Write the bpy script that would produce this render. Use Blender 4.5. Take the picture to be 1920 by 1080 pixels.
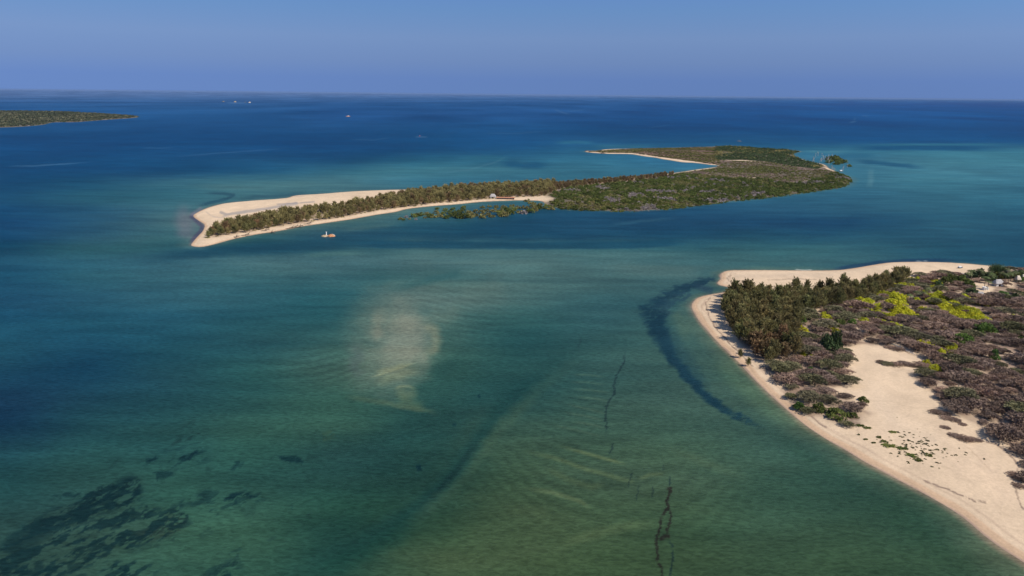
# An estuary mouth on a tropical coast seen from the air
SUN_STR = 4.6; SKY_STR = 0.104; SKY_LIFT = 0.30; SKY_TINT = (0.86, 0.94, 1.09); EXPO = 0.2
WATER_ROUGH = 0.30; WATER_SPEC = 0.10
WATER_GAIN = (1.34, 1.335, 1.64)
WATER_R = [202, 306, 462, 657, 978, 1505, 2384, 3944, 6242, 9290, 13411, 20514]
WATER_REFL = [(0.0011, 0.0001, 0), (0.0027, 0.003, 0.0002), (0.0037, 0.0036, 0.0016), (0.0083, 0.0093, 0.0104), (0.0093, 0.0057, 0.001), (0.0114, 0.0115, 0.0025), (0.0144, 0.0187, 0.0078), (0.0178, 0.0218, 0.005), (0.0217, 0.025, 0.004), (0.0258, 0.0308, 0.0104), (0.0327, 0.0368, 0.0149), (0.0434, 0.0443, 0.0173)]   # light the air and the surface add, by distance
HAZE_D = 1.2e-5
SKY_RAMP = [(0, (.80, .77, .85)), (.020, (.86, .82, .90)), (.042, (1.12, .98, .94)), (.072, (1.36, 1.18, 1.06)), (.108, (1.20, 1.25, 1.17)), (.14, (1.14, 1.24, 1.29)), (.3, (1, 1, 1))]
import math, random
import numpy as np

# ------------------------------------------------------------------ survey of the place
# The photograph is 1920x1080; camera 120 m above the sea.  ground() turns a photo
# point into metres on the sea plane; every outline below is surveyed that way.
CAM_H = 120.0
F_PX = 1297.0
PITCH = math.atan((540 - 176.5) / F_PX)         # below the horizon
ROLL = math.atan(20.0 / 1920.0)

def _basis():
    cp, sp = math.cos(PITCH), math.sin(PITCH)
    fwd = np.array([0, cp, -sp]); up = np.array([0, sp, cp]); right = np.array([1.0, 0, 0])
    # roll: horizon falls towards the right of the picture
    cr, sr = math.cos(ROLL), math.sin(ROLL)
    r2 = right * cr + up * sr
    u2 = up * cr - right * sr
    return r2, u2, fwd
RIGHT, UP, FWD = _basis()

def ground(px, py, z=0.0):
    px = np.asarray(px, float); py = np.asarray(py, float)
    dx = (px - 960) / F_PX; dy = -(py - 540) / F_PX
    d = dx[..., None] * RIGHT + dy[..., None] * UP + FWD
    t = (z - CAM_H) / np.minimum(d[..., 2], -1e-4)
    return d[..., 0] * t, d[..., 1] * t

def g2(px, py):
    x, y = ground(px, py)
    return float(x), float(y)

def to_px(x, y, z=0.0):
    x = np.asarray(x, float); y = np.asarray(y, float)
    vx, vy, vz = x, y, z - CAM_H + 0 * x
    r = vx * RIGHT[0] + vy * RIGHT[1] + vz * RIGHT[2]
    u = vx * UP[0] + vy * UP[1] + vz * UP[2]
    f = vx * FWD[0] + vy * FWD[1] + vz * FWD[2]
    f = np.maximum(f, 1.0)
    return 960 + F_PX * r / f, 540 - F_PX * u / f

def poly_w(pts):
    a = np.array(pts, float)
    x, y = ground(a[:, 0], a[:, 1])
    return np.stack([x, y], 1)

# ------------------------------------------------------------------ noise
def _hash(ix, iy, seed):
    h = (ix.astype(np.int64) * 374761393 + iy.astype(np.int64) * 668265263 + seed * 1442695041) & 0xffffffff
    h = ((h ^ (h >> 13)) * 1274126177) & 0xffffffff
    h = h ^ (h >> 16)
    return (h & 0xffffff) / float(0xffffff)

def vnoise(x, y, seed=0):
    x = np.asarray(x, float); y = np.asarray(y, float)
    ix = np.floor(x); iy = np.floor(y)
    fx = x - ix; fy = y - iy
    fx = fx * fx * (3 - 2 * fx); fy = fy * fy * (3 - 2 * fy)
    a = _hash(ix, iy, seed); b = _hash(ix + 1, iy, seed)
    c = _hash(ix, iy + 1, seed); d = _hash(ix + 1, iy + 1, seed)
    return (a * (1 - fx) + b * fx) * (1 - fy) + (c * (1 - fx) + d * fx) * fy

def fbm(x, y, seed=0, octv=4):
    s = 0; a = 0.5; t = 0
    for k in range(octv):
        s = s + a * vnoise(x * 2 ** k + 17.3 * k, y * 2 ** k - 9.1 * k, seed + k); t += a; a *= 0.5
    return s / t                                 # 0..1

def sstep(a, b, x):
    t = np.clip((x - a) / (b - a), 0, 1)   # also works with b < a
    return t * t * (3 - 2 * t)

# ------------------------------------------------------------------ distances
def seg_dist(px, py, pts, closed):
    n = len(pts); best = np.full(px.shape, 1e18)
    par = np.zeros(px.shape); 
    for i in range(n if closed else n - 1):
        ax, ay = pts[i][0], pts[i][1]; bx, by = pts[(i + 1) % n][0], pts[(i + 1) % n][1]
        vx, vy = bx - ax, by - ay; L = vx * vx + vy * vy + 1e-12
        t = np.clip(((px - ax) * vx + (py - ay) * vy) / L, 0, 1)
        d = (px - ax - t * vx) ** 2 + (py - ay - t * vy) ** 2
        m = d < best
        best = np.where(m, d, best); par = np.where(m, i + t, par)
    return np.sqrt(best), par

def inside(px, py, pts):
    r = np.zeros(px.shape, bool); n = len(pts)
    for i in range(n):
        ax, ay = pts[i][0], pts[i][1]; bx, by = pts[(i + 1) % n][0], pts[(i + 1) % n][1]
        if ay == by: continue
        c = ((ay > py) != (by > py)) & (px < (bx - ax) * (py - ay) / (by - ay) + ax)
        r ^= c
    return r

def sdf(px, py, pts):
    """positive inside"""
    px = np.asarray(px, float); py = np.asarray(py, float)
    d, _ = seg_dist(px, py, pts, True)
    return np.where(inside(px, py, pts), d, -d)

def spline(pts, n=5):
    """closed Catmull-Rom through the surveyed points"""
    P = np.array(pts, float); N = len(P); out = []
    for i in range(N):
        p0, p1, p2, p3 = P[i - 1], P[i], P[(i + 1) % N], P[(i + 2) % N]
        for k in range(n):
            t = k / n
            out.append(0.5 * ((2 * p1) + (-p0 + p2) * t + (2 * p0 - 5 * p1 + 4 * p2 - p3) * t * t + (-p0 + 3 * p1 - 3 * p2 + p3) * t ** 3))
    return np.array(out)

# ------------------------------------------------------------------ shorelines (photo points)
HEAD_PX = [(2600, 508), (2100, 506), (1920, 504), (1854, 498), (1783, 492.5), (1712, 491), (1661, 493), (1600, 503), (1560, 507), (1492, 507), (1430, 506.5),
  (1371, 507), (1355, 511), (1349, 517), (1351, 523), (1345, 530), (1349, 534.5), (1360, 537), (1372, 541), (1364, 546), (1352, 549), (1331, 552.5), (1310, 558),
  (1299, 567), (1297, 576), (1302, 588), (1312, 604), (1327, 621), (1347, 643), (1367, 663), (1386, 681), (1406, 703), (1422, 719),
  (1450, 746), (1476, 769), (1510, 797), (1547, 822), (1584, 843), (1620, 865), (1673, 894), (1725, 921.5), (1778, 951.5), (1813, 976),
  (1848, 1006), (1884, 1032), (1920, 1055), (2010, 1120), (2150, 1220), (2700, 1350), (3600, 900)]
ISLE_PX = [(359, 457.5), (363, 462), (381, 462.5), (409, 456), (438, 448), (477, 440), (512, 434.6), (539, 430), (569, 424), (615, 417.4),
  (661, 410.5), (706, 402.5), (740, 397.5), (767, 391), (809, 386.5), (855, 383), (900, 378.6), (946, 376.3), (985, 375.5), (1015, 377), (1024, 383),
  (1038, 387.5), (1061, 391.5), (1107, 393.5), (1154, 395), (1193, 394.8), (1247, 391.3), (1294, 386), (1330, 382), (1364, 377), (1416, 372),
  (1467, 366), (1519, 359), (1570, 351.5), (1584, 348.5), (1595, 338), (1588, 331), (1576, 327), (1566, 321), (1554, 315.5), (1548, 310),
  (1536, 306.5), (1515, 302.5), (1502, 298), (1488, 293), (1486, 287), (1500, 284), (1476, 280.5), (1433, 278.5), (1399, 275.5), (1364, 273.5),
  (1330, 275), (1263, 277), (1185, 278.5), (1138, 280), (1122, 282.3), (1097, 283.8), (1107, 286), (1124, 287.3), (1144, 288.3), (1182, 288.8),
  (1200, 291.6), (1216, 294), (1229, 295.3), (1241, 298), (1255, 300), (1279, 304), (1305, 305.5), (1333, 309), (1346, 310), (1349, 311.5),
  (1333, 314.5), (1310, 317.5), (1290, 320.5), (1263, 324.5), (1232, 327.5), (1200, 331), (1154, 335), (1107, 339.5), (1060, 343), (970, 347),
  (880, 351), (800, 355), (735, 356), (661, 359), (603, 363.5), (555, 366.5), (535, 371.6), (477, 376), (432, 380), (409, 384),
  (386, 391), (370, 398.5), (362, 405), (372, 413.5), (383, 421), (381, 432), (370, 444)]
FARI_PX = [(-500, 214), (-200, 210), (0, 208.5), (60, 208.8), (120, 210), (180, 213), (230, 216.3), (258, 218.8), (250, 221), (215, 223.5), (180, 226), (140, 229), (100, 229.5), (82, 233.5),
  (60, 236), (30, 238), (0, 239), (-200, 246), (-500, 250)]
MANGISLE_PX = [(1549, 301), (1556, 296.5), (1570, 297.5), (1582, 301.5), (1585, 306), (1578, 311), (1566, 312), (1556, 307.5)]
MANGISLET_PX = [(1584, 312), (1590, 310), (1598, 312.5), (1596, 315), (1587, 315.5)]

HEAD_W = spline(poly_w(HEAD_PX), 4)
ISLE_W = spline(poly_w(ISLE_PX), 4)
FARI_W = spline(poly_w(FARI_PX), 4)

# ------------------------------------------------------------------ water colour survey
# sea bed seen through the water, haze paling painted into the horizon rows; surveyed at columns every 160 px
ROWY = [178, 185, 195, 215, 240, 265, 280, 300, 320, 340, 370, 395, 420, 445, 465, 490, 520, 560, 600, 650, 700, 750, 800, 850, 900, 950, 1000, 1050, 1090]
GRID = """
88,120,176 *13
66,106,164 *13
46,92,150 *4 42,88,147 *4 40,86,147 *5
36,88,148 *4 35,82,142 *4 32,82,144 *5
32,85,142 *2 30,80,136 *3 28,78,132 *3 28,78,134 *5
26,78,135 *2 24,75,130 *3 24,74,124 *2 30,82,128 *3 28,82,134 *3
24,75,130 *2 24,74,127 *3 24,73,120 *1 26,78,122 *1 34,92,130 *1 36,95,132 *2 45,108,140 *1 50,114,142 *2
22,72,122 *2 23,72,119 26,76,120 26,76,118 36,96,128 38,95,128 42,104,136 40,100,138 46,104,136 50,108,138 58,120,142 55,118,140
22,70,118 *2 24,72,114 28,80,118 48,106,130 55,115,135 50,110,136 50,112,140 48,108,140 50,108,136 52,110,136 58,118,140 55,115,138
22,68,112 26,76,112 46,98,122 58,110,126 64,115,130 52,112,138 52,112,138 50,112,138 48,108,136 48,104,130 48,104,130 54,114,136 52,110,134
24,72,112 36,90,114 48,104,122 60,110,122 68,112,122 66,112,122 60,108,120 50,100,122 40,92,122 40,92,122 42,94,122 46,102,126 44,100,124
22,70,114 36,86,118 58,104,118 66,106,114 74,114,120 70,112,122 36,86,114 31,78,112 30,76,112 35,84,118 38,88,118 42,95,120 38,92,118
22,68,112 37,85,116 60,102,112 70,106,114 60,100,108 38,86,106 28,75,105 30,75,108 28,70,104 28,72,106 28,73,106 38,88,112 36,86,112
20,66,106 38,86,112 50,96,106 42,88,100 32,75,98 30,75,98 28,75,102 28,73,100 28,75,104 32,80,104 34,82,106 36,84,108 32,80,106
20,66,94 40,90,102 40,88,98 30,76,94 42,86,98 60,104,112 62,105,112 56,102,110 48,98,110 46,96,108 42,90,106 34,82,104 30,76,100
28,78,108 42,98,120 50,100,118 62,104,114 60,102,112 68,108,114 76,112,114 68,108,112 60,102,108 56,100,106 48,92,104 34,80,102 30,76,100
26,78,108 40,94,114 48,96,112 52,98,108 50,94,102 56,98,100 70,105,106 64,100,102 58,96,100 50,90,96 44,86,96 34,80,102 30,76,100
28,76,106 36,86,110 42,90,108 38,83,96 36,80,88 78,104,102 60,93,94 48,87,93 50,86,90 58,90,88 50,85,85 50,85,85 50,85,85
24,74,102 28,80,104 30,78,98 32,77,88 37,79,84 64,96,93 44,84,85 44,82,87 52,88,88 58,88,84 50,85,80 50,85,80 50,85,80
28,76,98 24,70,94 28,74,90 34,76,84 48,84,82 55,90,84 34,74,76 44,80,80 54,87,84 58,87,80 55,85,75 55,85,75 55,85,75
22,63,88 20,61,86 29,71,84 34,76,78 54,87,80 46,84,78 34,72,72 48,82,80 54,85,80 60,90,80 55,85,72 55,85,72 55,85,72
21,54,83 25,64,83 30,71,80 36,76,76 46,84,76 34,70,68 34,70,70 50,82,76 56,86,80 57,85,76 55,82,68 55,82,68 55,82,68
20,54,80 29,70,81 34,74,76 42,80,74 44,80,72 30,66,66 46,76,68 54,84,74 57,87,77 52,83,76 50,81,72 54,80,68 54,80,66
32,74,86 38,80,82 38,77,76 40,78,72 36,71,70 30,64,62 50,77,64 56,84,70 58,87,73 52,84,76 45,77,69 48,78,66 50,78,64
34,76,80 42,80,78 42,80,74 38,75,71 34,69,66 34,66,60 55,80,62 58,83,68 60,85,70 53,84,72 45,76,66 50,77,65 56,79,66
36,72,74 42,76,74 44,82,74 42,78,70 34,72,64 36,68,58 57,80,60 60,84,64 58,82,63 53,82,68 47,76,63 44,74,60 56,79,66
36,66,66 42,74,70 46,82,72 42,78,68 28,64,60 44,72,56 60,82,60 60,82,60 54,78,58 53,80,64 49,76,60 45,74,61 60,80,68
36,66,64 44,74,68 46,80,70 42,76,66 30,64,58 56,78,58 60,81,58 58,80,56 56,78,56 54,79,60 51,77,58 50,77,60 60,82,68
36,66,64 44,74,68 46,80,70 42,76,66 34,66,58 56,78,58 60,81,58 58,80,56 56,78,56 54,79,60 51,77,58 50,77,60 60,82,68
"""
def _grid():
    rows = []
    for ln in GRID.strip().split('\n'):
        r = []; last = None
        for tok in ln.split():
            if tok[0] == '*':
                r += [last] * (int(tok[1:]) - 1)
            else:
                last = [float(v) for v in tok.split(',')]; r.append(last)
        assert len(r) == 13, (ln, len(r))
        rows.append(r)
    return np.array(rows)
CG = _grid()

def grid_col(px, py):
    u = np.clip(px / 160.0, 0, 11.9999); v = np.interp(py, ROWY, np.arange(len(ROWY)))
    v = np.clip(v, 0, len(ROWY) - 1.0001)
    iu = np.floor(u).astype(int); iv = np.floor(v).astype(int)
    fu = u - iu; fv = v - iv
    def cub(f):
        return [(-f + 2 * f * f - f ** 3) / 2, (2 - 5 * f * f + 3 * f ** 3) / 2, (f + 4 * f * f - 3 * f ** 3) / 2, (-f * f + f ** 3) / 2]
    wu = cub(fu); wv = cub(fv)
    out = np.zeros(px.shape + (3,))
    for a in range(4):
        for b in range(4):
            out += (wv[a] * wu[b])[..., None] * CG[np.clip(iv + a - 1, 0, len(ROWY) - 1), np.clip(iu + b - 1, 0, 12)]
    return out

# strokes: (points (x,y[,w]), width, colour, strength, hardness 0..1, ragged px)
S = []
def st(pts, w, col, a, hard=0.0, rag=0.0, rs=0.05):
    S.append((pts, w, col, a, hard, rag, rs))
# far: reef stripe and dark lenses on the right, edges of the pale shelf
st([(1590,277.5),(1700,277),(1920,279)], 6, (27,82,124), .9, .3)
st([(1600,271.5),(1750,271),(1920,270.5)], 2.5, (50,120,142), .6, .2)
st([(1595,300),(1640,305),(1690,310),(1740,315)], 5, (32,84,118), .85, .3, 2)
st([(1500,283),(1545,285),(1600,284)], 3, (70,130,150), .6, .2)
st([(1560,295),(1600,292),(1650,290)], 6, (36,94,128), .5, .2)
st([(1635,312),(1632,335),(1630,355)], 7, (84,134,152), .45, .3, 2)
st([(1035,268),(1080,266.5),(1120,268)], 4, (44,112,146), .7, .2)
st([(1100,273),(1160,275),(1240,274)], 5, (48,112,140), .6, .2)
st([(930,305),(980,310),(1040,308)], 8, (26,78,116), .75, .1, 3)
st([(850,298),(920,296),(960,300)], 7, (44,110,134), .5, .1)
st([(780,320),(900,318),(1000,322)], 9, (56,116,138), .5, .1)
# pale shelf edge, left
st([(200,358),(300,346),(420,336),(560,330),(700,326)], 7, (52,108,130), .35, .2)
# lagoon behind the spit: brownish reef rings
st([(385,362),(420,363),(438,366),(425,373),(400,379),(370,386)], 3.5, (38,74,92), .7, .4, 1)
st([(445,372),(480,369),(540,366),(580,362)], 4, (44,82,98), .6, .3, 2)
st([(350,350),(430,352),(520,350),(620,346)], 12, (74,120,128), .4, .1)
# mud and foam round the spit's tip
st([(366,392),(350,405),(348,420),(352,440),(350,456)], 26, (104,112,126), .75, .1, 4)
st([(366,396),(359,406),(370,416),(379,424),(376,434),(364,446),(356,457)], 4.5, (78,76,100), .85, .5, 1)
st([(380,390),(367,398),(358,405)], 5, (120,122,140), .7, .4)
st([(340,462),(356,464),(400,468)], 4, (80,124,132), .5, .2)
# channel under the island
st([(240,490),(330,478),(450,468),(560,462),(660,455),(760,450)], 13, (26,70,92), .8, .2, 4)
st([(640,458),(800,459),(1000,461),(1200,459),(1290,452)], 8, (24,72,98), .8, .6, 1.5)
st([(700,478),(850,475),(1000,476),(1200,478),(1350,480)], 9, (74,114,118), .45, .2)
st([(560,480),(620,476),(700,474)], 6, (70,112,112), .5, .3)
st([(800,408),(900,404),(1010,400),(1100,400)], 9, (30,76,108), .6, .1, 3)
st([(630,432),(690,426),(760,418)], 6, (74,112,114), .5, .1, 2)
st([(1320,425),(1450,420),(1560,418),(1640,412)], 10, (26,66,102), .6, .1, 4)
st([(1420,478),(1500,470),(1600,466)], 12, (50,100,108), .5, .1)
st([(1130,425),(1200,415),(1280,408)], 4, (48,96,124), .5, .1, 2)
# pale water right of the channel
st([(1120,500),(1200,508),(1280,512),(1330,512)], 16, (84,116,116), .5, .1)
st([(1560,505),(1610,498),(1650,492),(1700,489),(1800,488)], 4.5, (30,58,88), .8, .4, 1)
st([(1380,502),(1460,504),(1560,503)], 5, (72,108,104), .6, .2)
# shoal in the middle
st([(790,560),(755,620),(735,690)], 80, (86,108,104), .34, .0, 24, .03)
st([(748,606),(756,618),(764,636),(752,658),(738,668)], 66, (112,124,116), .74, .0, 20, .03)
st([(752,612),(765,630),(758,655)], 54, (122,129,119), .68, .05, 16, .03)
st([(722,575),(708,600),(704,628),(714,652)], 17, (136,130,116), .5, .0, 8)
st([(790,598),(812,618),(822,638),(814,656),(790,670)], 13, (138,138,116), .5, .1, 5)
st([(700,590),(680,640),(690,690),(740,700)], 55, (90,110,102), .5, .0, 14, .03)
st([(850,560),(900,545),(960,535)], 34, (86,112,108), .4, 0, 10, .03)
st([(870,575),(835,598),(800,585)], 20, (96,116,108), .4, 0, 8)
st([(655,640),(670,665),(662,690),(680,712)], 16, (70,88,92), .45, 0, 8)
st([(690,708),(717,702),(750,690),(786,676)], 2.6, (146,154,126), .42, .2, 1.5)
st([(700,700),(730,694),(775,680)], 7, (124,134,108), .5, .1, 3)
st([(700,718),(740,706),(790,688)], 12, (108,122,100), .5, .1, 4)
st([(736,732),(750,725),(766,724),(780,732)], 3.5, (120,132,106), .45, .2, 2)
st([(742,728),(760,740),(785,735)], 14, (92,110,88), .5, 0, 6)
st([(700,748),(735,758),(770,764),(800,770),(829,779)], 7, (88,106,84), .5, .1, 5)
st([(740,742),(770,756),(800,766)], 12, (80,100,78), .5, 0, 5)
st([(640,742),(700,752),(740,760)], 7, (78,98,78), .4, .1)
st([(880,680),(840,690),(805,715)], 22, (36,74,72), .7, .1, 4)
st([(830,600),(870,620),(850,650)], 14, (58,92,88), .35, .0)
st([(720,545),(790,530),(850,515),(870,508)], 9, (48,92,96), .6, .1, 3)
# swale running to the foreground
st([(1090,625),(1040,680),(960,745),(900,820),(850,890),(790,950),(700,1005),(600,1050),(500,1095)], 24, (26,62,62), .72, .1, 6)
st([(905,815),(880,850),(850,888),(820,922),(780,958)], 8, (24,50,50), .7, .2, 3)
st([(1120,650),(1010,730),(940,800),(890,870),(840,925),(760,990),(680,1045)], 16, (66,92,74), .35, .0, 6)
st([(560,1092),(660,1045),(740,1000),(800,950)], 26, (22,60,56), .55, .1, 6)
st([(860,700),(830,760),(790,830),(760,900)], 50, (34,68,64), .35, 0, 8)
st([(780,878),(790,876)], 7, (14,42,50), .8, .4, 2)
st([(900,742),(896,744)], 4, (14,42,50), .7, .4, 2)
st([(855,796),(848,797)], 4, (16,46,52), .6, .4, 2)
# sand ridges, foreground
st([(1040,834),(1100,850),(1140,862),(1180,872)], 4.5, (96,112,78), .54, .1, 1.5)
st([(970,843),(1040,858),(1100,880),(1180,902),(1192,905)], 6, (86,106,76), .50, .1, 2)
st([(1192,900),(1220,890),(1252,887)], 5, (90,108,78), .46, .1, 1.5)
st([(1020,874),(1060,898),(1110,914),(1140,906)], 8, (82,102,74), .43, .1, 2)
st([(975,916),(1030,922),(1070,934),(1090,941),(1110,958)], 5.5, (96,112,82), .54, .1, 2)
st([(1030,1028),(1080,1012),(1130,996),(1190,986),(1260,982)], 13, (84,102,72), .46, .1, 3)
st([(940,960),(990,955),(1040,965)], 18, (72,92,68), .25, 0, 4)
st([(1080,1032),(1000,1030),(900,1060)], 12, (68,88,66), .25, 0, 4)
st([(1240,838),(1290,855),(1350,880),(1420,900)], 12, (72,94,74), .32, 0, 3)
for k, (x0, y0, x1, y1) in enumerate([(1070,702,1140,708),(1065,716,1140,722),(1070,730,1150,737),(1075,744,1150,754),(1060,758,1145,779),(1050,772,1138,790),(1070,790,1140,804),(1030,796,1135,821)]):
    st([(x0, y0), ((x0 + x1) / 2, (y0 + y1) / 2 - 2), (x1, y1)], 2.8, (76,100,84), .36, .1, 1)
# drift lines of weed
W1 = (24,40,44)
st([(1172,657),(1170,680),(1156,705),(1150,725),(1153,737),(1144,750),(1136,765),(1135,780),(1138,800),(1137,812)], 2.0, W1, .6, .4, 3, .2)
st([(1150,830),(1148,842),(1140,853)], 1.8, W1, .6, .4, 2, .2)
st([(1092,624),(1085,650),(1087,662)], 2.0, (34,60,62), .5, .3, 3, .2)
st([(1188,878),(1182,895),(1178,918)], 1.6, W1, .5, .3, 2, .2)
st([(1198,906),(1196,925),(1190,945)], 1.6, W1, .5, .3, 2, .2)
st([(1222,908),(1225,920),(1222,938)], 1.8, W1, .5, .3, 2, .2)
st([(1246,868),(1244,885)], 1.6, W1, .5, .3, 2, .2)
W2 = (38,36,32)
st([(1257,890),(1256,905),(1254,914)], 2.0, W1, .7, .3, 2, .2)
st([(1248,914),(1258,916),(1254,928),(1250,940),(1254,950),(1247,960),(1241,968)], 3.4, W2, .9, .5, 3, .25)
st([(1252,948),(1258,965),(1256,980),(1251,992),(1252,1002)], 2.8, W2, .85, .4, 3, .25)
st([(1240,966),(1238,985),(1232,1005),(1230,1020),(1233,1040),(1232,1056)], 3.0, W2, .85, .4, 3, .25)
st([(1236,1012),(1248,1005),(1257,1006)], 4.5, W2, .9, .4, 3, .25)
st([(1250,1008),(1260,1022),(1262,1045),(1256,1080),(1250,1095)], 2.2, W1, .7, .3, 3, .25)
st([(1232,1056),(1240,1062),(1242,1080),(1244,1100)], 2.4, W2, .8, .4, 3, .25)
# sea grass bed off the beach
st([(1345,520,5),(1318,528,8),(1285,541,12),(1250,556,13),(1220,574,16)], 16, (26,54,68), .88, .36, 8, .09)
st([(1300,548,10),(1268,562,14),(1238,580,14),(1250,600,16)], 14, (38,66,80), .7, .36, 8, .09)
st([(1236,566,22),(1222,584,28),(1233,612,24),(1248,646,17),(1266,678,13),(1292,711,12),(1322,742,11),(1355,766,10),(1392,785,9),(1432,806,6)], 14, (20,48,64), .88, .3, 6, .09)
st([(1236,566,22),(1222,584,28),(1233,612,24),(1248,646,17),(1266,678,13),(1292,711,12),(1322,742,11),(1355,766,10),(1392,785,9),(1432,806,6)], 14, (22,50,64),   .75, .35, 8, .09)
st([(1232,600,20),(1262,648,24),(1290,690,22),(1340,745,14)], 20, (30,62,76), .5, .0, 6, .07)
st([(1295,532),(1330,545),(1340,548)], 8, (40,62,82), .6, .1, 4)
st([(1264,580,14),(1275,600,20),(1300,640,18)], 20, (80,104,88), .5, .0, 4)
st([(1330,665,22),(1380,712,24),(1440,765,20),(1500,812,14)], 20, (74,106,86), .5, .0, 4)
st([(1420,745,8),(1480,785,10),(1540,822,8),(1600,858,6)], 8, (86,104,84), .35, .0, 3)
st([(1440,800,12),(1500,850,16),(1570,900,22),(1640,940,24)], 20, (42,72,62), .55, .0, 4)
st([(1640,930,22),(1700,985,30),(1780,1050,34),(1840,1100,34)], 20, (42,70,54), .5, .0, 4)
# weed beds, foreground left
K1 = (16,42,48); K2 = (28,54,54)
def bed(pts, w, a=.85, c=K1, h=.35, rag=9, rs=.06):
    g = 1.6 if len(pts[0]) > 2 else 1
    st([(p[0], p[1], p[2] * g) if len(p) > 2 else p for p in pts], w * 1.2, c, a, h, rag, rs)
bed([(5,1040,14),(40,1015,18),(75,993,18),(105,975,10)], 14, .9)
bed([(100,985,8),(130,965,7),(160,945,9),(185,925,10),(215,912,9)], 8)
bed([(150,948,6),(180,928,8),(230,912,6),(258,905,7),(258,916,8),(240,926,7)], 7)
bed([(130,975,10),(150,965,18),(180,950,18),(210,945,14),(225,935,8)], 12, .75)
bed([(100,935,5),(130,925,5),(150,930,4)], 5, .55)
bed([(200,985,8),(225,978,10),(240,975,7),(245,972,7),(270,958,9),(285,955,7)], 8)
bed([(215,1018,4),(240,1005,7),(270,998,8),(300,990,7),(320,982,6)], 6)
bed([(328,978,6),(340,973,9),(350,980,5)], 7)
bed([(140,1040,10),(160,1035,12),(180,1022,9),(200,1018,8)], 10)
bed([(130,1020,8),(160,1000,10),(200,990,8)], 8, .5, K2)
bed([(60,1062,8),(85,1065,8),(110,1068,8)], 7, .8)
bed([(0,1075,8),(40,1072,8),(70,1078,8)], 7, .8)
bed([(125,1068,5),(140,1060,6),(155,1052,4)], 6, .7)
bed([(215,1075,10),(235,1072,8),(245,1068,6)], 8, .8)
bed([(205,1065,5),(220,1062,5)], 5, .7)
bed([(235,1030,10),(280,1020,12),(340,1005,8)], 9, .4, K2)
bed([(418,935,5),(440,930,6),(455,932,5),(488,930,5)], 6, .85)
bed([(440,938,5),(448,939,4)], 5, .6)
bed([(365,930,14),(395,932,14)], 14, .35, K2, .2)
bed([(350,942,6),(380,945,6)], 6, .3, K2)
bed([(395,962,4),(412,961,3)], 4, .7)
bed([(272,864,3),(285,862,3),(300,856,4)], 4, .7)
bed([(335,858,3),(350,856,4),(375,849,4)], 4, .75)
bed([(318,836,3),(345,822,6),(360,818,4),(375,808,3)], 5, .6, K2)
bed([(335,800,6),(370,788,8)], 7, .3, K2)
bed([(290,895,5),(305,892,6),(322,889,4)], 5, .6)
bed([(195,870,8),(230,862,8)], 8, .35, K2)
bed([(430,875,3),(445,872,4),(458,868,3)], 4, .55)
bed([(382,880,6),(395,876,6)], 6, .3, K2)
bed([(520,860,3),(535,862,4),(550,862,4),(570,862,2)], 4, .75)
bed([(570,862,3),(600,857,4),(640,848,5)], 5, .35, K2)
bed([(450,960,10),(480,958,10)], 9, .22, K2)
bed([(535,955,3),(545,950,4)], 4, .4)
bed([(560,970,3),(585,965,4)], 4, .4, K2)
bed([(500,1012,3),(520,1010,3)], 4, .45, K2)
bed([(375,1010,4),(400,990,5)], 5, .35, K2)
bed([(410,1068,5),(440,1052,7),(452,1045,6)], 7, .6, K2)
bed([(415,1078,6),(435,1075,5)], 6, .7)
bed([(375,1082,4),(410,1070,5)], 5, .5, K2)
bed([(605,820,6),(625,812,6)], 7, .2, (70,84,50))
bed([(250,1010,10),(290,1000,10),(340,985,10),(300,968,8)], 9, .35, (52,66,56))
st([(1490,505.2),(1505,506.2),(1525,506.6)], 1.3, (190,198,205), .7, .4)
st([(1856,497.5),(1885,500.5),(1910,503)], 1.3, (190,198,205), .8, .4)
st([(1716,490),(1740,489.6)], 1.0, (180,190,200), .6, .4)
st([(1290,560),(1292,580),(1298,598)], 5, (104,108,108), .35, .1, 2)
# far foam and slicks
st([(0,312),(60,311),(110,308),(180,303)], 1.6, (80,125,172), .5, .2, 1, .1)
st([(260,278),(330,277)], 1.3, (62,108,158), .4, .2, 1)
st([(310,295),(400,288),(460,284),(560,276)], 1.5, (60,106,158), .4, .2, 1)
st([(640,262),(700,262),(740,258)], 1.3, (66,112,160), .35, .2, 1)
st([(900,251),(980,249),(1030,246)], 1.3, (58,102,150), .4, .2, 1)
st([(780,330),(880,318),(930,304),(960,288)], 2.0, (74,124,150), .35, .2, 1.5)
st([(1036,203),(1050,210),(1072,216)], 1.5, (84,126,176), .45, .2, 1)
st([(1060,210),(1100,205)], 1.2, (74,118,168), .4, .2, 1)
st([(1602,219),(1604,228),(1590,230)], 1.5, (92,134,184), .5, .2, 1)
st([(1615,216),(1630,218)], 1.2, (84,126,176), .45, .2, 1)
st([(1215,240),(1260,233)], 1.2, (60,106,156), .35, .2, 1)
st([(420,192),(440,193),(468,192.5)], 1.4, (84,128,184), .6, .2)
st([(775,256.5),(805,257)], 1.0, (96,132,178), .6, .2)

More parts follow.
